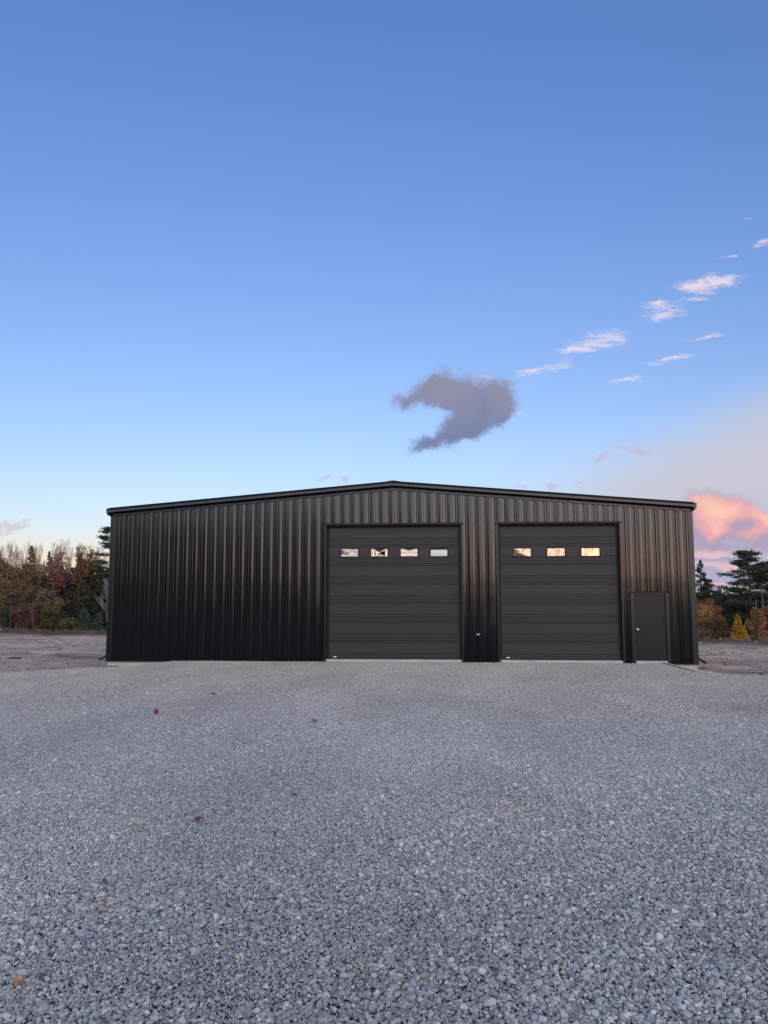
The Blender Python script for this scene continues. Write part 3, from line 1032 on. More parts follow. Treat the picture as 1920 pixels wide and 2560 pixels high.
# screw heads along the girt lines: tiny, one part
r = random.Random(5)
b = MB()
for k in range(60):
    x = -W2 + 0.1524 + k * PITCH + 0.062
    for z in (0.06, 2.29, 3.66):
        if any(d[0] - 0.05 < x < d[1] + 0.05 and z < d[2] + 0.05 for d in (D1, D2, DE)): continue
        xx = x + r.uniform(-0.01, 0.01); zz = z + r.uniform(-0.012, 0.012)
        ring = [(math.cos(t) * 0.012, math.sin(t) * 0.012) for t in [2 * math.pi * q / 6 for q in range(6)]]
        b.loft([[(xx + px, -0.003, zz + pz) for px, pz in ring], [(xx + px * 0.7, -0.013, zz + pz * 0.7) for px, pz in ring]])
tag(b.build('screw_heads', M['screw'], shed), kind='stuff')

# little hooded wall vent between the two doors
b = MB()
cx, cz = 2.60, 0.885
seg = 14
rings = []
for (y, rr, dz) in ((-0.02, 0.060, 0), (-0.055, 0.060, 0), (-0.090, 0.057, -0.004), (-0.118, 0.046, -0.010), (-0.130, 0.026, -0.016)):
    rings.append([(cx + rr * math.cos(t), y, cz + dz + rr * math.sin(t)) for t in [2 * math.pi * q / seg for q in range(seg)]])
b.loft(rings)
vent = b.build('wall_vent', M['trim'], shed, smooth=True)
b = MB()
b.tube([(cx + 0.056 * math.cos(t), -0.128, cz + 0.030 + 0.060 * math.sin(t)) for t in [math.pi * (1.08 + 0.84 * q / 12) for q in range(13)]], [0.003 + 0.011 * math.sin(math.pi * q / 12) for q in range(13)], 8)
b.build('vent_rim', M['metal'], vent, smooth=True)


# ---------------------------------------------------------------- overhead doors
def pane_mesh(x0, x1, z0, z1, y, slope):
    """pane bulged by a slope field dy/dz = slope(u, w) with u, w in [-1, 1]; integrated from the bottom edge"""
    nx, nz = 36, 28
    us = np.linspace(-1, 1, nx); ws = np.linspace(-1, 1, nz)
    H = np.zeros((nz, nx))
    dz = (z1 - z0) / (nz - 1)
    for j in range(nx):
        for i in range(1, nz):
            H[i, j] = H[i - 1, j] + slope(us[j], (ws[i] + ws[i - 1]) / 2) * dz
    H -= H.mean()
    V = [(x0 + (x1 - x0) * (us[j] + 1) / 2, y + H[i, j], z0 + (z1 - z0) * (ws[i] + 1) / 2) for i in range(nz) for j in range(nx)]
    i = (np.arange(nx - 1)[None] + nx * np.arange(nz - 1)[:, None]).ravel()
    return np_mesh('pane', np.array(V), np.stack([i, i + 1, i + nx + 1, i + nx], 1), None, smooth=True)


def sst(a, b, x):
    t = min(1, max(0, (x - a) / (b - a)))
    return t * t * (3 - 2 * t)


# dy/dz > 0 leans the pane back so that it mirrors higher sky
def dish1(u, w):
    return 0.002 + 0.09 * sst(-0.45 + 0.25 * abs(u), -1.0, w) + 0.02 * w
def dish2(u, w):
    return -0.015 + 0.20 * sst(0.05 + 0.8 * u * u, 0.35 + 0.8 * u * u, w) + 0.22 * sst(-0.35 - 1.1 * u * u, -0.7 - 1.1 * u * u, w)
def dish3(u, w):
    return -0.004 + 0.17 * sst(0.2 + 0.7 * u * u, 0.5 + 0.7 * u * u, w) + 0.030 * sst(0.3, 0.0, abs(w + 0.1)) + 0.06 * sst(-0.55 - 1.5 * u * u, -0.9 - 1.5 * u * u, w)
def dish4(u, w):
    return 0.085 - 0.075 * math.exp(-((w - 0.15 - 0.25 * u * u * (1 if u < 0 else -1)) / 0.12) ** 2) - 0.02 * w
def flat(u, w):
    return 0.004 * u + 0.003 * w


def overhead_door(d, x0, x1, wins, win_z, slopes, pane_mat, label):
    Y = 0.125                                  # face of the sections, set back in the opening
    joints = [0.655, 1.252, 1.85, 2.448, 3.047, 3.644]
    zb, zt = 0.105, 4.262
    # side seals and the dark top seal carry the sections
    b = MB()
    b.box(d[0] + 0.004, x0 + 0.012, Y - 0.018, Y + 0.07, zb - 0.01, zt)
    b.box(x1 - 0.012, d[1] - 0.004, Y - 0.018, Y + 0.07, zb - 0.01, zt)
    b.box(d[0] + 0.004, d[1] - 0.004, Y - 0.012, Y + 0.07, 4.20, d[2] - 0.006)
    door = b.build('overhead_door', M['dark'], shed)
    tag(door, label)
    zs = [zb] + joints + [zt]
    for k in range(7):
        lo, hi = zs[k] + 0.0012, zs[k + 1] - 0.0012
        # profile: flat field with pressed grooves near the joint at the section's own foot and head
        gro = [lo + 0.215, lo + 0.150, lo + 0.078] if k > 0 else [lo + 0.150, lo + 0.078]
        gro = gro + [hi - 0.060]
        prof = [(0.018, lo), (0.002, lo + 0.007), (0.0, lo + 0.012)]
        for g in sorted(gro):
            if g > hi - 0.02: continue
            prof += [(0.0, g - 0.010), (0.016, g - 0.006), (0.016, g + 0.004), (0.0, g + 0.011)]
        prof += [(0.0, hi - 0.007), (0.018, hi), (0.045, hi), (0.045, lo)]
        rings = [[(x, Y + y, z) for y, z in prof] for x in (x0 + 0.006, x1 - 0.006)]
        MB().loft(rings).build('door_section', M['door'], door)
    b = MB(); b.box(x0 + 0.006, x1 - 0.006, Y + 0.004, Y + 0.04, 0.080, zb); b.build('bottom_seal', M['dark'], door)
    for i, (a, c) in enumerate(wins):
        b = MB()
        f = 0.033
        z0, z1 = win_z
        ring = [(a, z0), (c, z0), (c, z1), (a, z1)]
        ring2 = [(a + f, z0 + f), (c - f, z0 + f), (c - f, z1 - f), (a + f, z1 - f)]
        seq = [[(x, Y + 0.002, z) for x, z in ring], [(x, Y - 0.012, z) for x, z in ring], [(x, Y - 0.016, z) for x, z in [(p[0] * 0.75 + q[0] * 0.25, p[1] * 0.75 + q[1] * 0.25) for p, q in zip(ring, ring2)]], [(x, Y - 0.012, z) for x, z in ring2], [(x, Y + 0.002, z) for x, z in ring2]]
        b.loft(seq, caps=False)
        b.build('window_frame', M['frame'], door)
        me = pane_mesh(a + f - 0.001, c - f + 0.001, z0 + f - 0.001, z1 - f + 0.001, Y - 0.0055, slopes[i])
        me.materials.append(pane_mat)
        link(bpy.data.objects.new('pane', me), door)
    b = MB(); b.box(x0 + 0.16, x0 + 0.25, Y - 0.002, Y + 0.001, 0.140, 0.168); st = b.build('sticker', M['sticker'], door)
    return door


overhead_door(D1, -2.055, 2.050, [(-1.70, -1.10), (-0.745, -0.165), (0.195, 0.775), (1.135, 1.715)], (3.255, 3.555), [dish1, dish2, dish3, dish4], M['dish'], 'wide charcoal overhead door with four small windows')
overhead_door(D2, 3.315, 6.895, [(3.715, 4.305), (4.75, 5.35), (5.80, 6.40)], (3.24, 3.54), [flat, lambda u, w: 0.006 + 0.004 * u, lambda u, w: -0.004 + 0.003 * w], M['glass'], 'narrower charcoal overhead door with three small windows')
# small bolt end at the upper left of the wide door
# ---------------------------------------------------------------- entry door
b = MB(); b.box(7.345, 8.262, 0.005, 0.045, 0.092, 2.072)
entry = b.build('entry_door', M['entry'], shed, bevel=0.004)
tag(entry, 'plain black steel walk door with round knob')
b = MB()
for xa, xb in ((DE[0] - 0.045, 7.340), (8.267, DE[1] + 0.045)):
    b.box(xa, xb, -0.040, 0.03, 0.0, 2.125)
b.box(7.340, 8.267, -0.038, 0.028, 2.078, 2.125)
b.build('door_frame', M['trim'], entry, bevel=0.006)
b = MB()
b.loft([[(x, -0.036, 2.165), (x, -0.085, 2.148), (x, -0.090, 2.122), (x, -0.082, 2.122), (x, -0.036, 2.128)] for x in (DE[0] - 0.085, DE[1] + 0.075)])
b.build('head_flashing', M['dark'], entry)
b = MB()
kx, kz = 7.418, 1.02
for rad, ya in ((0.034, 0), ):
    prof = [(0.006, 0.036), (-0.003, 0.036), (-0.006, 0.030), (-0.008, 0.014), (-0.026, 0.013), (-0.034, 0.022), (-0.046, 0.031), (-0.058, 0.031), (-0.070, 0.022), (-0.074, 0.006)]
    b.loft([[(kx + q * math.cos(t), y, kz + q * math.sin(t)) for t in [2 * math.pi * i / 18 for i in range(18)]] for y, q in prof])
b.build('door_knob', M['metal'], entry, smooth=True)
for z in (0.35, 1.06, 1.82):
    b = MB(); b.tube([(8.264, -0.004, z - 0.055), (8.264, -0.004, z + 0.055)], 0.010, 8); b.build('hinge', M['dark'], entry)

# ================================================================== trees
def rot_basis(d):
    """two unit vectors at right angles to each row of d"""
    a = np.cross(d, np.array([0.0, 0.0, 1.0]))
    n = np.linalg.norm(a, axis=1)
    bad = n < 1e-3
    a[bad] = np.array([1.0, 0, 0]); n[bad] = 1
    a /= n[:, None]
    return a, np.cross(d, a)


def tubes(segs, sides=3):
    """segs rows: p0(3) p1(3) r0 r1 -> prism mesh arrays"""
    S = np.asarray(segs, float)
    p0, p1, r0, r1 = S[:, :3], S[:, 3:6], S[:, 6], S[:, 7]
    d = p1 - p0
    d /= np.maximum(np.linalg.norm(d, axis=1), 1e-6)[:, None]
    a, b = rot_basis(d)
    t = np.arange(sides) * 2 * np.pi / sides
    c = np.cos(t)[None, :, None] * a[:, None] + np.sin(t)[None, :, None] * b[:, None]
    V = np.concatenate([p0[:, None] + c * r0[:, None, None], p1[:, None] + c * r1[:, None, None]], 1)
    n = len(S)
    j = np.arange(sides); k = (j + 1) % sides
    f = np.stack([j, k, k + sides, j + sides], 1)
    F = f[None] + (2 * sides * np.arange(n))[:, None, None]
    return V.reshape(-1, 3), F.reshape(-1, 4)


def leaves(c, size, r, up=0.0, aspect=0.55, dirs=None):
    """diamond leaf faces at centres c"""
    n = len(c)
    d = r.normal(size=(n, 3)) if dirs is None else dirs + r.normal(0, 0.35, (n, 3))
    if up: d[:, 2] += up
    d /= np.linalg.norm(d, axis=1)[:, None]
    nn = r.normal(size=(n, 3)); b = np.cross(d, nn); b /= np.maximum(np.linalg.norm(b, axis=1), 1e-6)[:, None]
    s = (size * r.uniform(0.6, 1.4, n))[:, None]
    V = np.stack([c - d * s * 0.5, c + b * s * aspect * 0.5, c + d * s * 0.5, c - b * s * aspect * 0.5], 1)
    F = np.arange(4 * n).reshape(n, 4)
    return V.reshape(-1, 3), F


def skeleton(h, spread, r, levels=4, kids=3, first=0.3, up=0.35, rad=0.12, lean=0.0, wob=0.25):
    """recursive limbs; returns segments and tip points"""
    segs, tips = [], []
    def grow(p, d, ln, ra, lv):
        steps = 3 if lv < 2 else 2
        for s in range(steps):
            d = d + r.normal(0, wob * (0.35 if lv == 0 else 0.6), 3)
            d[2] += up * 0.12 if lv else 0.05
            d = d / np.linalg.norm(d)
            q = p + d * ln / steps
            rb = ra * (1 - 0.28 * (s + 1) / steps)
            segs.append((*p, *q, ra * (1 - 0.28 * s / steps), rb))
            if lv < levels and (s > 0 or lv > 0):
                for k in range(kids if s == steps - 1 else max(1, kids - 1)):
                    az = r.uniform(0, 2 * math.pi)
                    side = np.array([math.cos(az), math.sin(az), 0]) * spread
                    nd = d * r.uniform(0.5, 1.0) + side + np.array([0, 0, up * r.uniform(0, 1)])
                    nd /= np.linalg.norm(nd)
                    grow(q, nd, ln * r.uniform(0.5, 0.78), rb * 0.62, lv + 1)
            p = q
        tips.append(p)
    grow(np.zeros(3), np.array([lean, 0, 1.0]), h * first, rad, 0)
    S = np.array(segs); tp = np.array(tips)
    k = h / max(S[:, 5].max(), 1e-3)
    kr = 1.0
    S[:, :6] *= k; tp *= k
    return S, tp


def finish(name, x, y, parts, label, cat='tree', group=None, sink=0.05):
    root = empty(name, (x, y, gz(x, y) - sink))
    tag(root, label, cat, group)
    for pn, V, F, mat in parts:
        link(bpy.data.objects.new(pn, np_mesh(pn, V, F, mat)), root)
    return root


def squash(S, tp, r_target):
    w = np.percentile(np.abs(tp[:, :2]), 92) if len(tp) else 1
    k = r_target / max(w, 0.05)
    S[:, [0, 1, 3, 4]] *= k
    tp[:, :2] *= k
    return S, tp


def bare_parts(h, rw, seed, mat, levels=5, rad=0.09, thin=0.011):
    r = np.random.default_rng(seed)
    S, tp = skeleton(h, 0.55, r, levels, 2, 0.34, 0.75, rad)
    S, tp = squash(S, tp, rw)
    S[:, 6:] = np.maximum(S[:, 6:], thin)
    V, F = tubes(S)
    return V, F


def broad_parts(h, rw, seed, leafm, n=2600, size=0.20, barkm=None, levels=4, low=0.10, sparse=False):
    rw = rw * 1.12; n = int(n * 1.5)
    r = np.random.default_rng(seed)
    S, tp = skeleton(h * 0.97, 0.8, r, levels, 2, 0.33, 0.45, 0.10)
    S, tp = squash(S, tp, rw * 0.8)
    S[:, 6:] = np.maximum(S[:, 6:], 0.010)
    # leaf clumps hang round limb ends all the way down the crown
    cand = np.concatenate([tp, S[len(S) // 4:, 3:6]])
    cand = cand[cand[:, 2] > low * h]
    k = max(14, int(n / 42))
    c = cand[r.integers(0, len(cand), k)]
    # fill towards an uneven egg-shaped outline
    m = int(k * 0.55)
    t = r.uniform(low, 0.97, m)
    rad = rw * np.sqrt(np.clip(1 - ((t - 0.45) / 0.58) ** 2, 0.03, 1)) * np.sqrt(r.uniform(0.05, 1.0, m))
    az = r.uniform(0, 2 * np.pi, m)
    c2 = np.stack([rad * np.cos(az), rad * np.sin(az), t * h], 1)
    c = np.concatenate([c, c2])
    cr = r.uniform(0.12, 0.36, len(c)) * (rw ** 0.5)
    which = r.integers(0, len(c), n)
    P = c[which] + r.normal(0, 1, (n, 3)) * cr[which][:, None] * np.array([0.62, 0.62, 0.5])
    P[:, 2] = np.clip(P[:, 2], 0.06, h * 1.0)
    lv = leaves(P, size, r)
    V, F = tubes(S)
    return [('trunk', V, F, barkm or M['bark']), ('crown', lv[0], lv[1], leafm)]


def conifer_parts(h, rw, seed, leafm, n=2800, size=0.16, droop=0.25, low=0.03, power=0.75, gaps=0.0, barkm=None, limbs=True):
    """spire with tiers of branches; each branch carries needle sprays"""
    rw = rw * 1.1; n = int(n * 1.4)
    r = np.random.default_rng(seed)
    segs = [(0, 0, 0, 0, 0, h * 0.5, 0.055 * h ** 0.6, 0.03 * h ** 0.6), (0, 0, h * 0.5, 0, 0, h, 0.03 * h ** 0.6, 0.006)]
    nb = int(26 + h * 11) if h > 5 else int(90 + h * 14)
    P, D = [], []
    per = max(6, n // nb)
    for i in range(nb):
        t = low + (1 - low) * (i + r.uniform(0, 1)) / nb
        if r.uniform() < gaps: continue
        ln = rw * (1 - t) ** power * r.uniform(0.62, 1.12) + 0.06
        az = r.uniform(0, 2 * np.pi)
        up = 0.45 * t - droop * (1 - t)
        d = np.array([math.cos(az), math.sin(az), up])
        p0 = np.array([0, 0, t * h * 0.985])
        p1 = p0 + d * ln * 0.55
        p2 = p0 + d * ln + np.array([0, 0, 0.10 * ln])
        if limbs: segs += [(*p0, *p1, 0.016, 0.010), (*p1, *p2, 0.010, 0.004)]
        cnt = max(4, int(per * (0.35 + 1.2 * ln / max(rw, 0.1))))
        s = np.sqrt(r.uniform(0.02, 1.0, cnt))
        q = np.where(s[:, None] < 0.55, p0 + (p1 - p0) * (s[:, None] / 0.55), p1 + (p2 - p1) * ((s[:, None] - 0.55) / 0.45))
        wdt = 0.24 * ln * (1.1 - s)[:, None] + 0.05
        lat = np.array([-math.sin(az), math.cos(az), 0])
        q = q + lat * r.normal(0, 1, (cnt, 1)) * wdt + np.array([0, 0, 1.0]) * (r.normal(0, 0.05, (cnt, 1)) - 0.04 * s[:, None])
        P.append(q); D.append(np.repeat(d[None], cnt, 0) + lat * r.normal(0, 0.6, (cnt, 1)))
    P = np.concatenate(P); D = np.concatenate(D)
    P[:, 2] = np.maximum(P[:, 2], 0.05)
    lv = leaves(P, size, r, aspect=0.42, dirs=D)
    V, F = tubes(segs, 4)
    return [('trunk', V, F, barkm or M['bark']), ('crown', lv[0], lv[1], leafm)]


def pine_parts(h, rw, seed, leafm, n=6000, first=0.22, size=0.20, plates=34, lean=0.0):
    """old white pine: open plates of needles on long level limbs, ragged flat-topped outline"""
    r = np.random.default_rng(seed)
    segs = []
    pts = [np.array([lean * t * h + 0.05 * math.sin(t * 7 + seed), 0.04 * math.cos(t * 5), t * h * 0.98]) for t in np.linspace(0, 1, 9)]
    for i in range(8):
        segs.append((*pts[i], *pts[i + 1], 0.15 * (1 - 0.11 * i) * (h / 9), 0.15 * (1 - 0.11 * (i + 1)) * (h / 9)))
    trunk = lambda t: pts[0] * 0 + np.array([np.interp(t, np.linspace(0, 1, 9), [p[k] for p in pts]) for k in range(3)])
    P, D = [], []
    for i in range(plates):
        t = first + (1 - first) * (i + r.uniform(0, 0.9)) / plates
        prof = np.interp(t, [first, first + 0.2, 0.62, 0.8, 0.92, 1.0], [0.75, 1.0, 0.86, 0.62, 0.42, 0.16])
        ln = rw * prof * r.uniform(0.55, 1.18)
        az = r.uniform(0, 2 * np.pi)
        up = r.uniform(-0.05, 0.25) + 0.35 * max(0, t - 0.75)
        d = np.array([math.cos(az), math.sin(az), up])
        p0 = trunk(t); p1 = p0 + d * ln * 0.6 + np.array([0, 0, -0.04 * ln]); p2 = p0 + d * ln + np.array([0, 0, 0.10 * ln])
        segs += [(*p0, *p1, 0.045, 0.028), (*p1, *p2, 0.028, 0.010)]
        # three to five tufted pads along the outer limb
        for k in range(r.integers(3, 6)):
            s = r.uniform(0.35, 1.05)
            c = p0 + (p2 - p0) * s
            lat = np.array([-math.sin(az), math.cos(az), 0])
            c = c + lat * r.normal(0, 0.20 * ln * s + 0.05)
            segs.append((*(p0 + (p2 - p0) * max(0.2, s - 0.25)), *c, 0.014, 0.006))
            cnt = int(n / plates / 4 * r.uniform(0.9, 2.0))
            ra = r.uniform(0.22, 0.48) * (0.5 + 0.5 * prof) * (rw / 2.4) ** 0.5
            q = c + r.normal(0, 1, (cnt, 3)) * np.array([ra, ra, ra * 0.26])
            P.append(q); D.append(r.normal(0, 0.7, (cnt, 3)) + np.array([0, 0, 0.75]))
    P = np.concatenate(P); D = np.concatenate(D)
    D /= np.linalg.norm(D, axis=1)[:, None]
    lv = leaves(P, size * 1.25, r, aspect=0.30, dirs=D)
    V, F = tubes(segs, 5)
    return [('trunk', V, F, M['bark']), ('crown', lv[0], lv[1], leafm)]


# ---- skyline of leafless trees, all alike
for k, (x, y, h) in enumerate([(-57.98, 75.9, 11.3), (-56.16, 75.9, 12.2), (-56.9, 78.9, 11.8), (-54.33, 76.9, 12.1), (-52.12, 74.9, 11.8), (-52.62, 77.9, 11.9), (-50.47, 75.9, 12.0), (-50.74, 78.9, 12.4), (-48.34, 76.9, 11.6), (-46.28, 74.9, 11.7), (-46.69, 77.9, 11.6), (-44.6, 76.2, 11.2), (-60.5, 77.5, 11.6)]):
    V, F = bare_parts(h, 1.15, 900 + k, M['bark_pale'], 6, 0.060, 0.0085)
    finish('bare_tree', x, y, [('trunk', V, F, M['bark_pale'])], 'pale leafless tree rising above the autumn trees left of the shed', group='leafless trees on the left skyline')

# ---- left of the shed
finish('larch_tree', -49.48, 67.9, conifer_parts(10.85, 1.75, 1, L['larch_orange'], 3600, 0.22, 0.1, 0.1), 'tall orange brown larch with pointed top above the brown oaks')
finish('spruce_tree', -48.1, 69.9, conifer_parts(10.3, 1.15, 2, L['spruce'], 3000, 0.20, 0.2, 0.05), 'dark green spruce spire right of the tall orange larch')
finish('maple_tree', -44.84, 65.9, broad_parts(9.96, 1.35, 3, L['red'], 2400, 0.20), 'pinkish red maple in the middle of the left tree line')
finish('rust_tree', -42.43, 68.9, broad_parts(10.7, 1.3, 4, L['rust'], 3200, 0.20), 'rust red tree with dense top next to the tall pine')
finish('larch_tree', -41.2, 63.9, conifer_parts(9.47, 1.9, 5, L['larch_brown'], 4200, 0.20, 0.15, 0.06, gaps=0.1), 'tall olive brown larch with tiered branches below the rust tree')
finish('pine_tree', -38.3, 65.9, pine_parts(13.1, 2.7, 6, L['pine'], 7000, 0.12, 0.22, 44), 'tall dark pine half hidden behind the shed\'s left end')
finish('maroon_tree', -53.7, 67.9, broad_parts(10.8, 1.4, 7, L['maroon'], 2400, 0.20), 'purplish brown tree at the left edge of the photo')
finish('oak_tree', -48.97, 61.9, broad_parts(8.57, 2.1, 8, L['oak'], 4400, 0.20), 'brown leaved oak at the far left, tallest of the oaks')
finish('oak_tree', -45.2, 61.4, broad_parts(8.4, 2.15, 9, L['oak'], 4600, 0.20), 'broad brown oak below the orange larch')
finish('oak_tree', -46.6, 58.9, broad_parts(6.36, 2.0, 10, L['oak'], 4000, 0.19), 'lower brown oak in front of the two tall oaks')
finish('oak_tree', -42.29, 58.9, broad_parts(5.28, 1.4, 11, L['oak'], 2600, 0.19), 'small brown oak beside the dark cedars')
finish('cedar_tree', -41.0, 60.9, conifer_parts(6.43, 1.45, 12, L['cedar'], 3600, 0.18, 0.1, 0.02), 'dark green cedar in front of the red maple')
finish('cedar_tree', -38.9, 61.5, conifer_parts(5.9, 1.4, 112, L['cedar'], 3200, 0.18, 0.1, 0.02), 'dark cedar under the olive brown larch')
finish('cedar_tree', -36.9, 60.6, conifer_parts(6.4, 1.5, 13, L['cedar'], 3600, 0.18, 0.1, 0.02), 'dark cedar beside the shed\'s left end, under the tall pine')
V, F = bare_parts(6.4, 1.7, 14, M['bark_pale'], 6, 0.045, 0.008)
finish('bare_bush', -34.6, 57.4, [('trunk', V, F, M['bark_pale'])], 'grey leafless bush with arching twigs by the shed\'s left end', 'bush')
finish('young_pine', -36.6, 55.9, conifer_parts(2.75, 1.05, 15, L['young_pine'], 1500, 0.17, -0.15, 0.02), 'young blue green pine at the soil edge, the larger of two', 'tree')
finish('young_pine', -35.3, 56.4, conifer_parts(2.4, 0.85, 16, L['young_pine'], 1200, 0.17, -0.15, 0.02), 'young blue green pine at the soil edge, nearer the shed', 'tree')
finish('russet_shrub', -43.3, 56.6, broad_parts(3.4, 1.3, 17, L['russet'], 2000, 0.15), 'russet leaved shrub at the foot of the brown oaks', 'shrub')
finish('olive_shrub', -40.75, 56.9, broad_parts(3.5, 0.95, 18, L['olive'], 1700, 0.15), 'olive green upright shrub between the russet shrub and the cedars', 'shrub')
finish('yellow_shrub', -37.9, 55.4, broad_parts(1.6, 0.8, 19, L['yellow'], 900, 0.13), 'low dull yellow shrub left of the young pines', 'shrub')
finish('green_shrub', -46.3, 56.6, broad_parts(3.2, 1.3, 20, L['green'], 2000, 0.15), 'dull green shrub at the far left foot of the trees', 'shrub')
finish('dark_shrub', -39.3, 56.2, broad_parts(2.2, 0.9, 21, L['cedar'], 1300, 0.14), 'dark green low shrub in front of the cedars', 'shrub')
finish('oak_tree', -52.2, 61.9, broad_parts(8.6, 2.2, 22, L['russet'], 3600, 0.20), 'reddish brown oak cut by the left edge of the photo')
for k, (x, h) in enumerate([(-47.6, 5.2), (-44.5, 4.6), (-42.0, 4.8)]):
    r = np.random.default_rng(60 + k)
    S, tp = skeleton(h, 0.3, r, 3, 1, 0.6, 0.9, 0.026)
    S, tp = squash(S, tp, 0.35)
    V, F = tubes(S, 4)
    finish('young_birch', x, 55.6, [('trunk', V, F, M['bark_grey'])], 'slim pale birch stem standing in front of the brown oaks', 'tree', 'slim birches left of the shed')

# ---- right of the shed
finish('spruce_tree', 28.75, 59.9, conifer_parts(8.3, 1.5, 31, L['spruce'], 3200, 0.20, 0.05, 0.1), 'dark spruce just clear of the shed\'s right corner')
finish('pine_tree', 33.27, 70.9, pine_parts(6.5, 1.6, 32, L['pine'], 3000, 0.2, 0.20, 24), 'small round topped pine farther back right of the spruce')
for k, (x, y, h, w, lab) in enumerate([(33.1, 65.9, 5.8, 1.2, 'leafless maroon twigged tree beside the big white pine'), (32.2, 67.9, 4.7, 1.0, 'leafless maroon twigged tree below the round topped pine'), (31.0, 63.5, 4.2, 1.1, 'dark leafless thicket tree behind the small larches')]):
    V, F = bare_parts(h, w, 930 + k, M['bark'], 5, 0.07, 0.013)
    pb = broad_parts(h * 0.92, w, 940 + k, L['maroon'], 900, 0.13)
    finish('maroon_tree', x, y, [('trunk', V, F, M['bark']), pb[1]], lab)
finish('white_pine', 32.96, 57.9, pine_parts(9.1, 2.9, 33, L['pine'], 14000, 0.16, 0.20, 56), 'big white pine with ragged level branches, tallest tree on the right')
finish('white_pine', 35.4, 59.9, pine_parts(8.0, 2.4, 34, L['pine'], 10000, 0.14, 0.20, 46), 'dark white pine right behind the tallest pine')
finish('white_pine', 38.0, 58.9, pine_parts(8.4, 2.6, 35, L['pine'], 7000, 0.15, 0.20, 36), 'white pine at the right edge of the photo')
finish('cedar_tree', 30.3, 58.8, conifer_parts(3.6, 1.2, 135, L['cedar'], 2400, 0.16, 0.1, 0.02), 'dark cedar in the shade under the big white pine')
finish('cedar_tree', 33.5, 56.0, conifer_parts(4.2, 1.6, 136, L['cedar'], 2800, 0.16, 0.1, 0.02), 'dark cedar behind the broad brown larch')
finish('oak_tree', 26.6, 51.9, broad_parts(4.2, 1.35, 36, L['larch_orange'], 2800, 0.14), 'orange brown oak beside the shed\'s right corner')
finish('oak_tree', 25.2, 50.2, broad_parts(3.7, 1.2, 37, L['tan_oak'], 2800, 0.14), 'brown oak touching the shed\'s right corner')
finish('oak_shrub', 25.6, 46.9, broad_parts(2.6, 1.0, 38, L['larch_brown'], 1700, 0.12), 'olive brown bushy oak shrub left of the small larches', 'shrub')
finish('larch_tree', 26.0, 45.9, conifer_parts(2.55, 0.8, 39, L['larch_brown'], 3400, 0.12, 0.12, 0.02, 0.95), 'small olive brown larch left of the golden one')
finish('larch_tree', 26.85, 44.9, conifer_parts(2.72, 0.98, 40, L['larch_gold'], 4600, 0.12, 0.12, 0.02, 1.0), 'small golden yellow larch, brightest tree on the right')
finish('larch_tree', 28.8, 45.9, conifer_parts(3.4, 1.3, 41, L['tan_oak'], 5600, 0.13, 0.05, 0.02, 0.6), 'broad brown larch right of the golden one')
finish('larch_tree', 30.6, 47.9, conifer_parts(3.5, 1.2, 42, L['rust'], 4600, 0.13, 0.05, 0.02, 0.6), 'orange brown larch at the right edge of the photo')
finish('olive_shrub', 24.0, 45.7, broad_parts(1.5, 0.8, 43, L['yellow'], 1200, 0.11), 'low olive yellow shrub by the shed\'s right corner', 'shrub')
for k, (x, h) in enumerate([(31.12, 5.7), (31.78, 5.6)]):
    b = MB()
    b.tube([(0, 0, 0), (0.04 - 0.06 * k, 0, h * 0.5), (0.01, 0, h)], [0.05, 0.04, 0.016], 6)
    b.tube([(0.02, 0, h * 0.6), (0.25, 0.1, h * 0.72)], [0.016, 0.005], 4)
    root = empty('bare_pole_tree', (x, 51.9, gz(x, 51.9) - 0.05))
    tag(root, ['slim dead stem in front of the big white pine, the left one', 'slim dead stem in front of the big white pine, the right one'][k], 'tree', 'dead stems before the white pine')
    b.build('trunk', M['bark_grey'], root, smooth=True)


# ---- the deeper wood on both sides, which reads as one mass
def wood_mass(name, spots, label, seed, mats):
    r = np.random.default_rng(seed)
    Vs, Fs, Ms, off = [], [], [], 0
    for (x, y, h, w, kind, mi) in spots:
        z = gz(x, y) - 0.1
        s = int(r.integers(1, 99999))
        if kind == 'c': ps = conifer_parts(h, w, s, None, 760, 0.46, 0.1, 0.02, limbs=False)
        elif kind == 'b': ps = broad_parts(h, w, s, None, 800, 0.42, levels=3)
        else:
            V, F = bare_parts(h, w, s, None, 5, 0.12, 0.016); ps = [('trunk', V, F, None)]
        for pn, V, F, _ in ps:
            Vs.append(V + np.array([x, y, z])); Fs.append(F + off); off += len(V)
            Ms.append(np.full(len(F), 0 if pn == 'trunk' else mi))
    me = np_mesh(name, np.concatenate(Vs), np.concatenate(Fs), mats, mat_idx=np.concatenate(Ms))
    tag(link(bpy.data.objects.new(name, me)), label, 'wood', kind='stuff')


r = np.random.default_rng(3)
spots = []
for k in range(84):
    x = -72 + k * 0.52 + r.uniform(-0.5, 0.5); y = 69 + r.uniform(0, 10)
    spots.append((x, y, r.uniform(5.8, 8.8), r.uniform(1.7, 2.6), 'c' if r.uniform() < 0.45 else 'b', int(r.integers(1, 4))))
for k in range(48):
    x = 18 + k * 0.7 + r.uniform(-0.5, 0.5); y = 66 + r.uniform(0, 10)
    spots.append((x, y, r.uniform(4.2, 5.0), r.uniform(1.4, 2.2), 'c' if r.uniform() < 0.6 else 'b', int(r.integers(1, 4))))
wood_mass('woodland', spots, 'deeper dim wood closing the gaps between the nearer trees', 17, [M['bark'], L['cedar'], L['maroon'], L['green']])

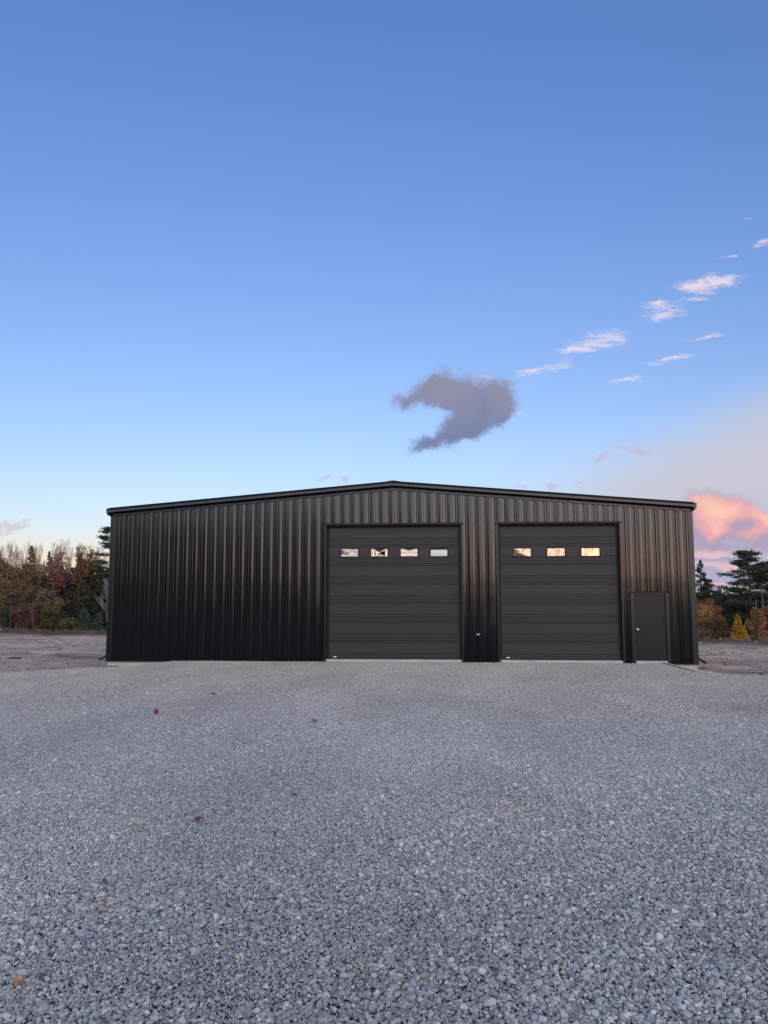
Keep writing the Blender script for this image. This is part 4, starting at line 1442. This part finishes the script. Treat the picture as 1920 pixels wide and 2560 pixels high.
# ---- the wood behind the viewer, seen only as a reflection in panes and sheets
def back_wood():
    r = np.random.default_rng(23)
    Vs, Fs, Ms, off = [], [], [], 0
    def put(ps, x, y, mi):
        nonlocal off
        z = gz(x, y) - 0.1
        for pn, V, F, _ in ps:
            Vs.append(V + np.array([x, y, z])); Fs.append(F + off); off += len(V)
            Ms.append(np.full(len(F), 0 if pn == 'trunk' else mi))
    for row, (y0, n, x0, dx) in enumerate(((-66, 38, -98, 2.25), (-70, 38, -99, 2.3), (-75, 36, -98, 2.4))):
        for k in range(n):
            x = x0 + k * dx + r.uniform(-0.7, 0.7)
            y = y0 - r.uniform(0, 2.5)
            h = r.uniform(10.0, 14.0) if x < -19 else r.uniform(9, 13)
            put(conifer_parts(h, r.uniform(2.6, 3.6), int(r.integers(1, 99999)), None, 620, 1.25, 0.15, 0.02, 0.6, limbs=False), x, y, 1)
    for k in range(40):
        x = -12 + k * 1.9 + r.uniform(-1, 1)
        V, F = bare_parts(r.uniform(10, 14), r.uniform(2.5, 3.4), int(r.integers(1, 99999)), None, 4, 0.06, 0.012)
        put([('trunk', V, F, None)], x, -66 - r.uniform(0, 12), 1)
        put(broad_parts(r.uniform(2.6, 4.0), r.uniform(2.0, 2.8), int(r.integers(1, 99999)), None, 500, 0.7, levels=2), x + r.uniform(-1, 1), -70 - r.uniform(0, 5), 2)
        put(broad_parts(r.uniform(2.0, 3.0), r.uniform(2.0, 2.8), int(r.integers(1, 99999)), None, 500, 0.7, levels=2), x + r.uniform(-1, 1), -64 - r.uniform(0, 5), 2)
    put(conifer_parts(13.5, 3.4, 5, None, 2600, 0.6, 0.15, 0.02, 0.6), 7.6, -60, 1)
    me = np_mesh('reflected_woodland', np.concatenate(Vs), np.concatenate(Fs), [M['bark'], L['spruce'], L['maroon']], mat_idx=np.concatenate(Ms))
    tag(link(bpy.data.objects.new('reflected_woodland', me)), 'dark wood behind the viewer, seen mirrored in the door windows', 'wood', kind='stuff')


back_wood()


# ---- dry weeds along the tree edge
def build_weeds():
    r = np.random.default_rng(88)
    n = 2600
    left = r.uniform(size=n) < 0.6
    x = np.where(left, r.uniform(-60, -24, n), r.uniform(18, 44, n))
    c = np.where(left, 54.6, 43.6)
    y = c + r.normal(0, 1.0, n) + 1.4 * np.sin(x * 0.11)
    z = ground_z(x, y)
    V, F = [], []
    k = 7
    az = r.uniform(0, 2 * np.pi, (n, k)); hh = r.uniform(0.12, 0.42, (n, k)); sp = r.uniform(0.02, 0.16, (n, k))
    bx = x[:, None] + r.normal(0, 0.06, (n, k)); by = y[:, None] + r.normal(0, 0.06, (n, k))
    w = 0.014
    ca, sa = np.cos(az), np.sin(az)
    A = np.stack([bx - sa * w, by + ca * w, np.repeat(z[:, None], k, 1) - 0.03], 2)
    B = np.stack([bx + sa * w, by - ca * w, np.repeat(z[:, None], k, 1) - 0.03], 2)
    C = np.stack([bx + ca * sp, by + sa * sp, z[:, None] + hh], 2)
    V = np.stack([A, B, C], 2).reshape(-1, 3)
    F = np.arange(len(V)).reshape(-1, 3)
    me = np_mesh('dry_weeds', V, F, L['weeds'])
    tag(link(bpy.data.objects.new('dry_weeds', me)), 'dry tan weeds along the foot of the trees', 'weeds', kind='stuff')


build_weeds()


# ================================================================== small things on the ground
def leaf_shape(kind):
    if kind == 'maple':
        pol = [(0.0, -0.55), (0.06, -0.15), (0.38, -0.30), (0.30, -0.05), (0.62, 0.10), (0.34, 0.18), (0.36, 0.42), (0.16, 0.34), (0.0, 0.72)]
    else:
        pol = [(0.0, -0.55), (0.04, -0.30), (0.20, -0.22), (0.15, -0.05), (0.28, 0.08), (0.19, 0.22), (0.24, 0.38), (0.12, 0.52), (0.0, 0.66)]
    return pol


def fallen_leaf(x, y, size, kind, mat, rz, curl, label, seed):
    pol = leaf_shape(kind)
    V, F = [], []
    # midrib row then the two margins, folded and curled; a thin solid
    for s in (1, -1):
        for (px, py) in pol:
            V.append((s * px * size, py * size, curl * size * (abs(px) * 1.1 + 0.5 * py * py) + 0.12 * size * math.sin(py * 5 + seed + s)))
    n = len(pol)
    mid = len(V)
    for (px, py) in pol:
        V.append((0, py * size, curl * size * 0.5 * py * py))
    for s in (0, 1):
        for i in range(n - 1):
            q = (mid + i, s * n + i, s * n + i + 1, mid + i + 1)
            F.append(q if s == 0 else q[::-1])
    b = MB(); b.add(V, F)
    me = bpy.data.meshes.new('fallen_leaf'); me.from_pydata(b.v, [], b.f)
    bm = bmesh.new(); bm.from_mesh(me)
    bmesh.ops.remove_doubles(bm, verts=bm.verts, dist=1e-5)
    bmesh.ops.solidify(bm, geom=bm.faces, thickness=0.0012)
    bm.to_mesh(me); bm.free()
    me.materials.append(mat)
    o = link(bpy.data.objects.new('fallen_leaf', me))
    o.location = (x, y, gz(x, y) + 0.030)
    o.rotation_euler = (R(14), R(-10), rz)
    tag(o, label, 'leaf', 'fallen leaves on the gravel')


lm = {'crimson': simple('crimson_leaf', (0.22, 0.012, 0.022), 0.6), 'orange': simple('orange_leaf', (0.36, 0.13, 0.035), 0.6), 'brown': simple('brown_leaf', (0.115, 0.045, 0.025), 0.7), 'tan': simple('tan_leaf', (0.26, 0.145, 0.075), 0.7)}
for k, (x, y, s, kd, mt, rz, cu, lab) in enumerate([
    (-2.94, -12.13, 0.075, 'maple', 'crimson', 0.6, 0.7, 'crimson curled maple leaf on the gravel before the left wall'),
    (-0.36, -12.69, 0.085, 'maple', 'orange', 2.2, 0.4, 'orange maple leaf on the gravel in front of the wide door'),
    (0.20, -17.11, 0.062, 'oak', 'brown', 1.0, 0.5, 'dark brown leaf in the middle of the gravel yard'),
    (-0.39, -17.99, 0.062, 'maple', 'brown', 0.3, 0.6, 'reddish brown leaf on the gravel, left of centre'),
    (-0.34, -20.64, 0.050, 'oak', 'orange', 1.5, 0.35, 'orange leaf on the nearest gravel at lower left'),
    (-0.51, -19.39, 0.048, 'oak', 'brown', 0.9, 0.3, 'narrow rust brown leaf on the gravel at left, upper of two'),
    (-0.38, -19.69, 0.034, 'oak', 'tan', 0.2, 0.3, 'small tan leaf on the gravel at left, just below the narrow one'),
    (0.33, -19.71, 0.036, 'maple', 'brown', 2.6, 0.5, 'small brown leaf on the near gravel left of centre'),
    (1.30, -20.51, 0.026, 'oak', 'tan', 0.7, 0.4, 'tiny tan leaf on the nearest gravel at bottom centre'),
    (-2.88, -9.36, 0.085, 'maple', 'brown', 1.9, 0.5, 'brown leaf on the gravel nearest the left wall'),
    (0.63, -16.55, 0.045, 'oak', 'orange', 1.4, 0.6, 'small upright orange leaf in the middle of the yard'),
    (0.06, -12.95, 0.05, 'oak', 'brown', 0.4, 0.4, 'small red brown leaf near the orange maple leaf')]):
    fallen_leaf(x, y, s, kd, lm[mt], rz, cu, lab, k)


def sand_patch(x, y, rx, ry, label, seed):
    r = np.random.default_rng(seed)
    nr, na = 7, 28
    V = [(0, 0, 0.020)]
    for i in range(1, nr + 1):
        for j in range(na):
            t = 2 * math.pi * j / na
            w = i / nr * (1 + 0.22 * math.sin(2 * t + seed) + 0.14 * math.sin(5 * t + 2 * seed))
            V.append((rx * w * math.cos(t), ry * w * math.sin(t), 0.020 * (1 - (i / nr) ** 2) - 0.003 + r.normal(0, 0.004)))
    F3 = [(0, 1 + j, 1 + (j + 1) % na) for j in range(na)]
    F4 = [(1 + (i - 1) * na + j, 1 + i * na + j, 1 + i * na + (j + 1) % na, 1 + (i - 1) * na + (j + 1) % na) for i in range(1, nr) for j in range(na)]
    me = bpy.data.meshes.new('sand_patch'); me.from_pydata(V, [], F3 + F4)
    me.materials.append(M['sand'])
    o = link(bpy.data.objects.new('sand_patch', me)); o.location = (x, y, gz(x, y))
    tag(o, label, kind='structure')


def sand_mat():
    m, T, p = new_mat('sandy_fines')
    oc = objco(T)
    T.l.new(T.ramp(T.noise(oc, 30, 5, 0.65), [(0.3, (0.24, 0.205, 0.165)), (0.7, (0.42, 0.375, 0.315))]), p.inputs['Base Color'])
    p.inputs['Roughness'].default_value = 0.95
    bump(T, p, T.noise(oc, 120, 4), 0.6, 0.008)
    return m


M['sand'] = sand_mat()
sand_patch(-1.0, -17.92, 0.16, 0.14, 'small bare sandy patch in the gravel at left', 1)
sand_patch(3.57, -14.85, 0.22, 0.20, 'faint sandy patch in the gravel at right', 2)
sand_patch(3.14, -15.8, 0.17, 0.12, 'second faint sandy patch in the gravel at right', 3)

# black hose half buried in the soil at far left
path = []
for t in np.linspace(0, 1, 26):
    x = -19.6 + 2.55 * t; y = 8.6 + 0.25 * math.sin(t * 5) + 0.7 * t * t
    path.append((x, y, gz(x, y) + 0.035 - 0.05 * max(0, math.sin(t * 9 - 5.0)) ** 2))
b = MB(); b.tube(path, 0.028, 8)
o = b.build('black_hose', M['dark'], None, smooth=True)
tag(o, 'black hose lying on the bare soil at the far left', 'hose')
